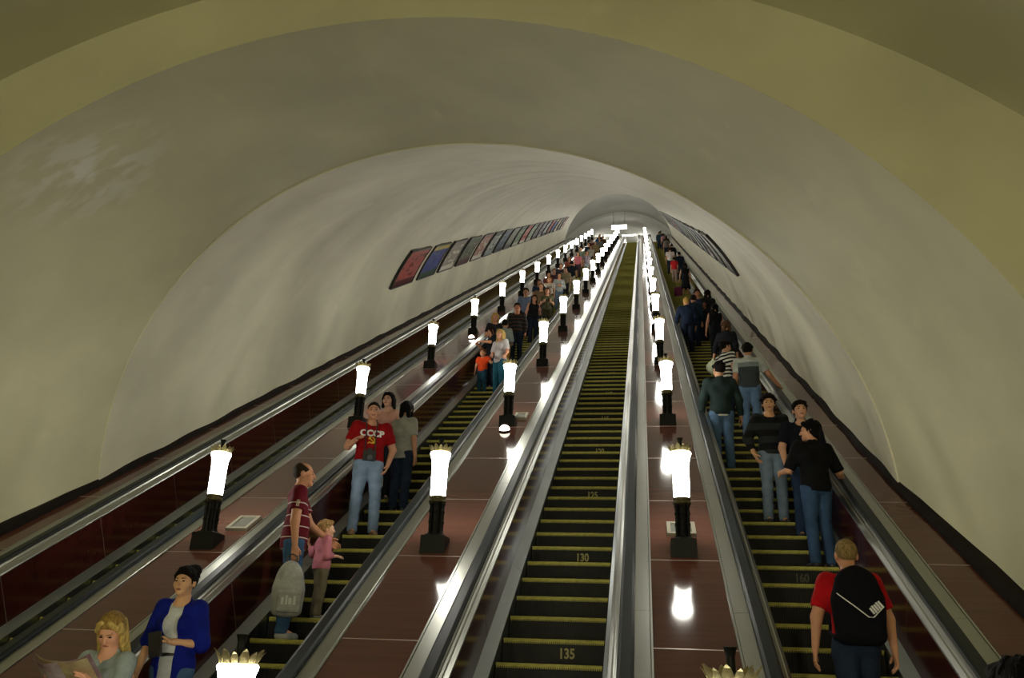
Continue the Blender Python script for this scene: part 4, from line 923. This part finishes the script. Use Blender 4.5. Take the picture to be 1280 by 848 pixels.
far('L', 91, -2.74, 1.74, 180, 'woman in a salmon pink top far up the escalator', '#b0606a', '#3a2a30', '#2a1812', '#c08c6e', 'f', hstyle='bob')
far('L', 92, -2.26, 1.74, 185, 'rider in a lilac grey top and pale jeans', '#8f8490', '#8c9698', '#4a3020', '#bb8868', 'f', hstyle='tail')
far('L', 102, -2.90, 1.74, 180, 'man in a grey green shirt far behind the pink top', '#5c6656', '#2a3038', '#221812')
far('L', 107, -2.40, 1.70, 182, 'woman in a white cardigan in the distant crowd', '#a8a8a0', '#30323a', '#4a3020', sex='f', hstyle='bob')
far('L', 114, -2.74, 1.76, 180, 'man in a navy jacket in the distant crowd', '#141c2c', '#141a24', '#120d0b', sleeve=1.9)
far('L', 119, -2.40, 1.74, 184, 'rider in a tan coat in the distant crowd', '#8a7656', '#30302c', '#3a281c', sleeve=1.9)
far('L', 128, -2.85, 1.70, 180, 'rider in a burgundy top near the top left', '#4a1c24', '#20222a', '#20140f', sex='f', hstyle='bob')
far('L', 132, -2.35, 1.72, 180, 'rider in a grey hooded top near the top left', '#6c6e6e', '#28303c', '#20140f', sleeve=1.9)
far('L', 142, -2.62, 1.74, 180, 'rider in a bright blue top near the top of the crowd', '#1d4a80', '#1b3a66', '#20140f', sleeve=1.9)
far('L', 141, -2.26, 1.72, 180, 'rider in a brown coat near the top of the crowd', '#4a3426', '#2a2422', '#3a2418', sleeve=1.9)
far('L', 152, -2.75, 1.72, 180, 'topmost rider in dark clothes on the crowded escalator', '#17191d', '#1b1e24', '#18110e', sleeve=1.9)
# right escalator, farther riders
far('R', 34, 2.88, 1.63, 8, 'woman in black with bare arms by the right handrail', '#101014', '#12151d', '#100b0a', '#b98464', 'f', ('bent', 'down_out'), 0, 'bob', 1)
far('R', 40, 2.90, 1.74, 5, 'woman in a black and grey vest farther up the right side', '#1b1c20', '#151922', '#120d0b', '#b98464', 'f', ('down', 'bent'), .3, 'bob', 1)
far('R', 40, 2.58, 1.76, 190, 'dark-haired man facing down with a light blue collar', '#28354c', '#182030', '#140e0b', '#b57e60', 'm', ('bent', 'bent'), .9, 'short', 1)
far('R', 36, 2.17, 1.74, 4, 'fair-haired man in a navy jacket on the left of the right escalator', '#121d30', '#131c2c', '#9a7c3e', '#b98464', 'm', ('down', 'down_out'), 1.95, 'short', 1, fat=1.08)
far('R', 38, 2.42, 1.70, 10, 'rider in a dark teal sweater beside the navy jacket', '#152430', '#16202e', '#15100d', '#b98464', 'm', ('down', 'down'), 1.9, 'short', 2)
PB = far('R', 68, 2.86, 1.66, 0, 'woman in a dark dress pulling a pink bag', '#12151a', '#14171e', '#1c130f', '#bb8a6a', 'f', ('down', 'down_out'), 0, 'bob', 2, leg='dress')
y, z = step_at('R', 67, .2); e = empty('pink_bag', (2.50, y, z)); tag(e, 'pink bag standing on the step left of the dark dress', 'bag')
S = Sdf(); S.box((0, 0, .26), (.34, .22, .50), .06, .02); thing_sdf('bag_body', None, None, S, .02, cloth('#6d2c50'), parent=e)
m = MB(); m.tube([(-.1, 0, .5), (-.1, 0, .72), (.1, 0, .72), (.1, 0, .5)], .015); m.build('handle', M['black'], e)
far('R', 93, 2.58, 1.76, 0, 'man in a white shirt farther up the right escalator', '#b5aca8', '#182230', '#2a2018', '#bb8a6a')
far('R', 82, 2.62, 1.50, 0, 'youth in a bright red top on the right escalator', '#b02026', '#8a7468', '#20140f', '#bb8a6a', 'f', hstyle='tail')
far('R', 84, 2.92, 1.74, 0, 'man in dark blue right of the bright red top', '#141c28', '#182430', '#120d0b', '#bb8a6a', sleeve=1.9)
far('R', 104, 2.86, 1.72, 0, 'rider in black above the white shirt', '#121316', '#14171d', '#120d0b', sleeve=1.9)
far('R', 124, 2.78, 1.74, 0, 'rider in a patterned grey top near the top right', '#6a645c', '#1c2028', '#1a120e', sex='f', hstyle='bob')
far('R', 134, 2.90, 1.70, 0, 'rider in a dark brown coat near the top right', '#2e2018', '#1c1a1a', '#1a120e', sleeve=1.9)
far('R', 146, 2.82, 1.66, 0, 'rider in a dusty pink top near the top right', '#9a747a', '#22242c', '#2a1812', sex='f', hstyle='bob')
far('R', 150, 2.52, 1.76, 0, 'rider in a teal jacket near the top right', '#17303c', '#152430', '#1a120e', sleeve=1.9)
far('R', 157, 2.70, 1.74, 0, 'topmost rider in grey on the right escalator', '#4a4a48', '#1c2028', '#1a120e', sleeve=1.9)
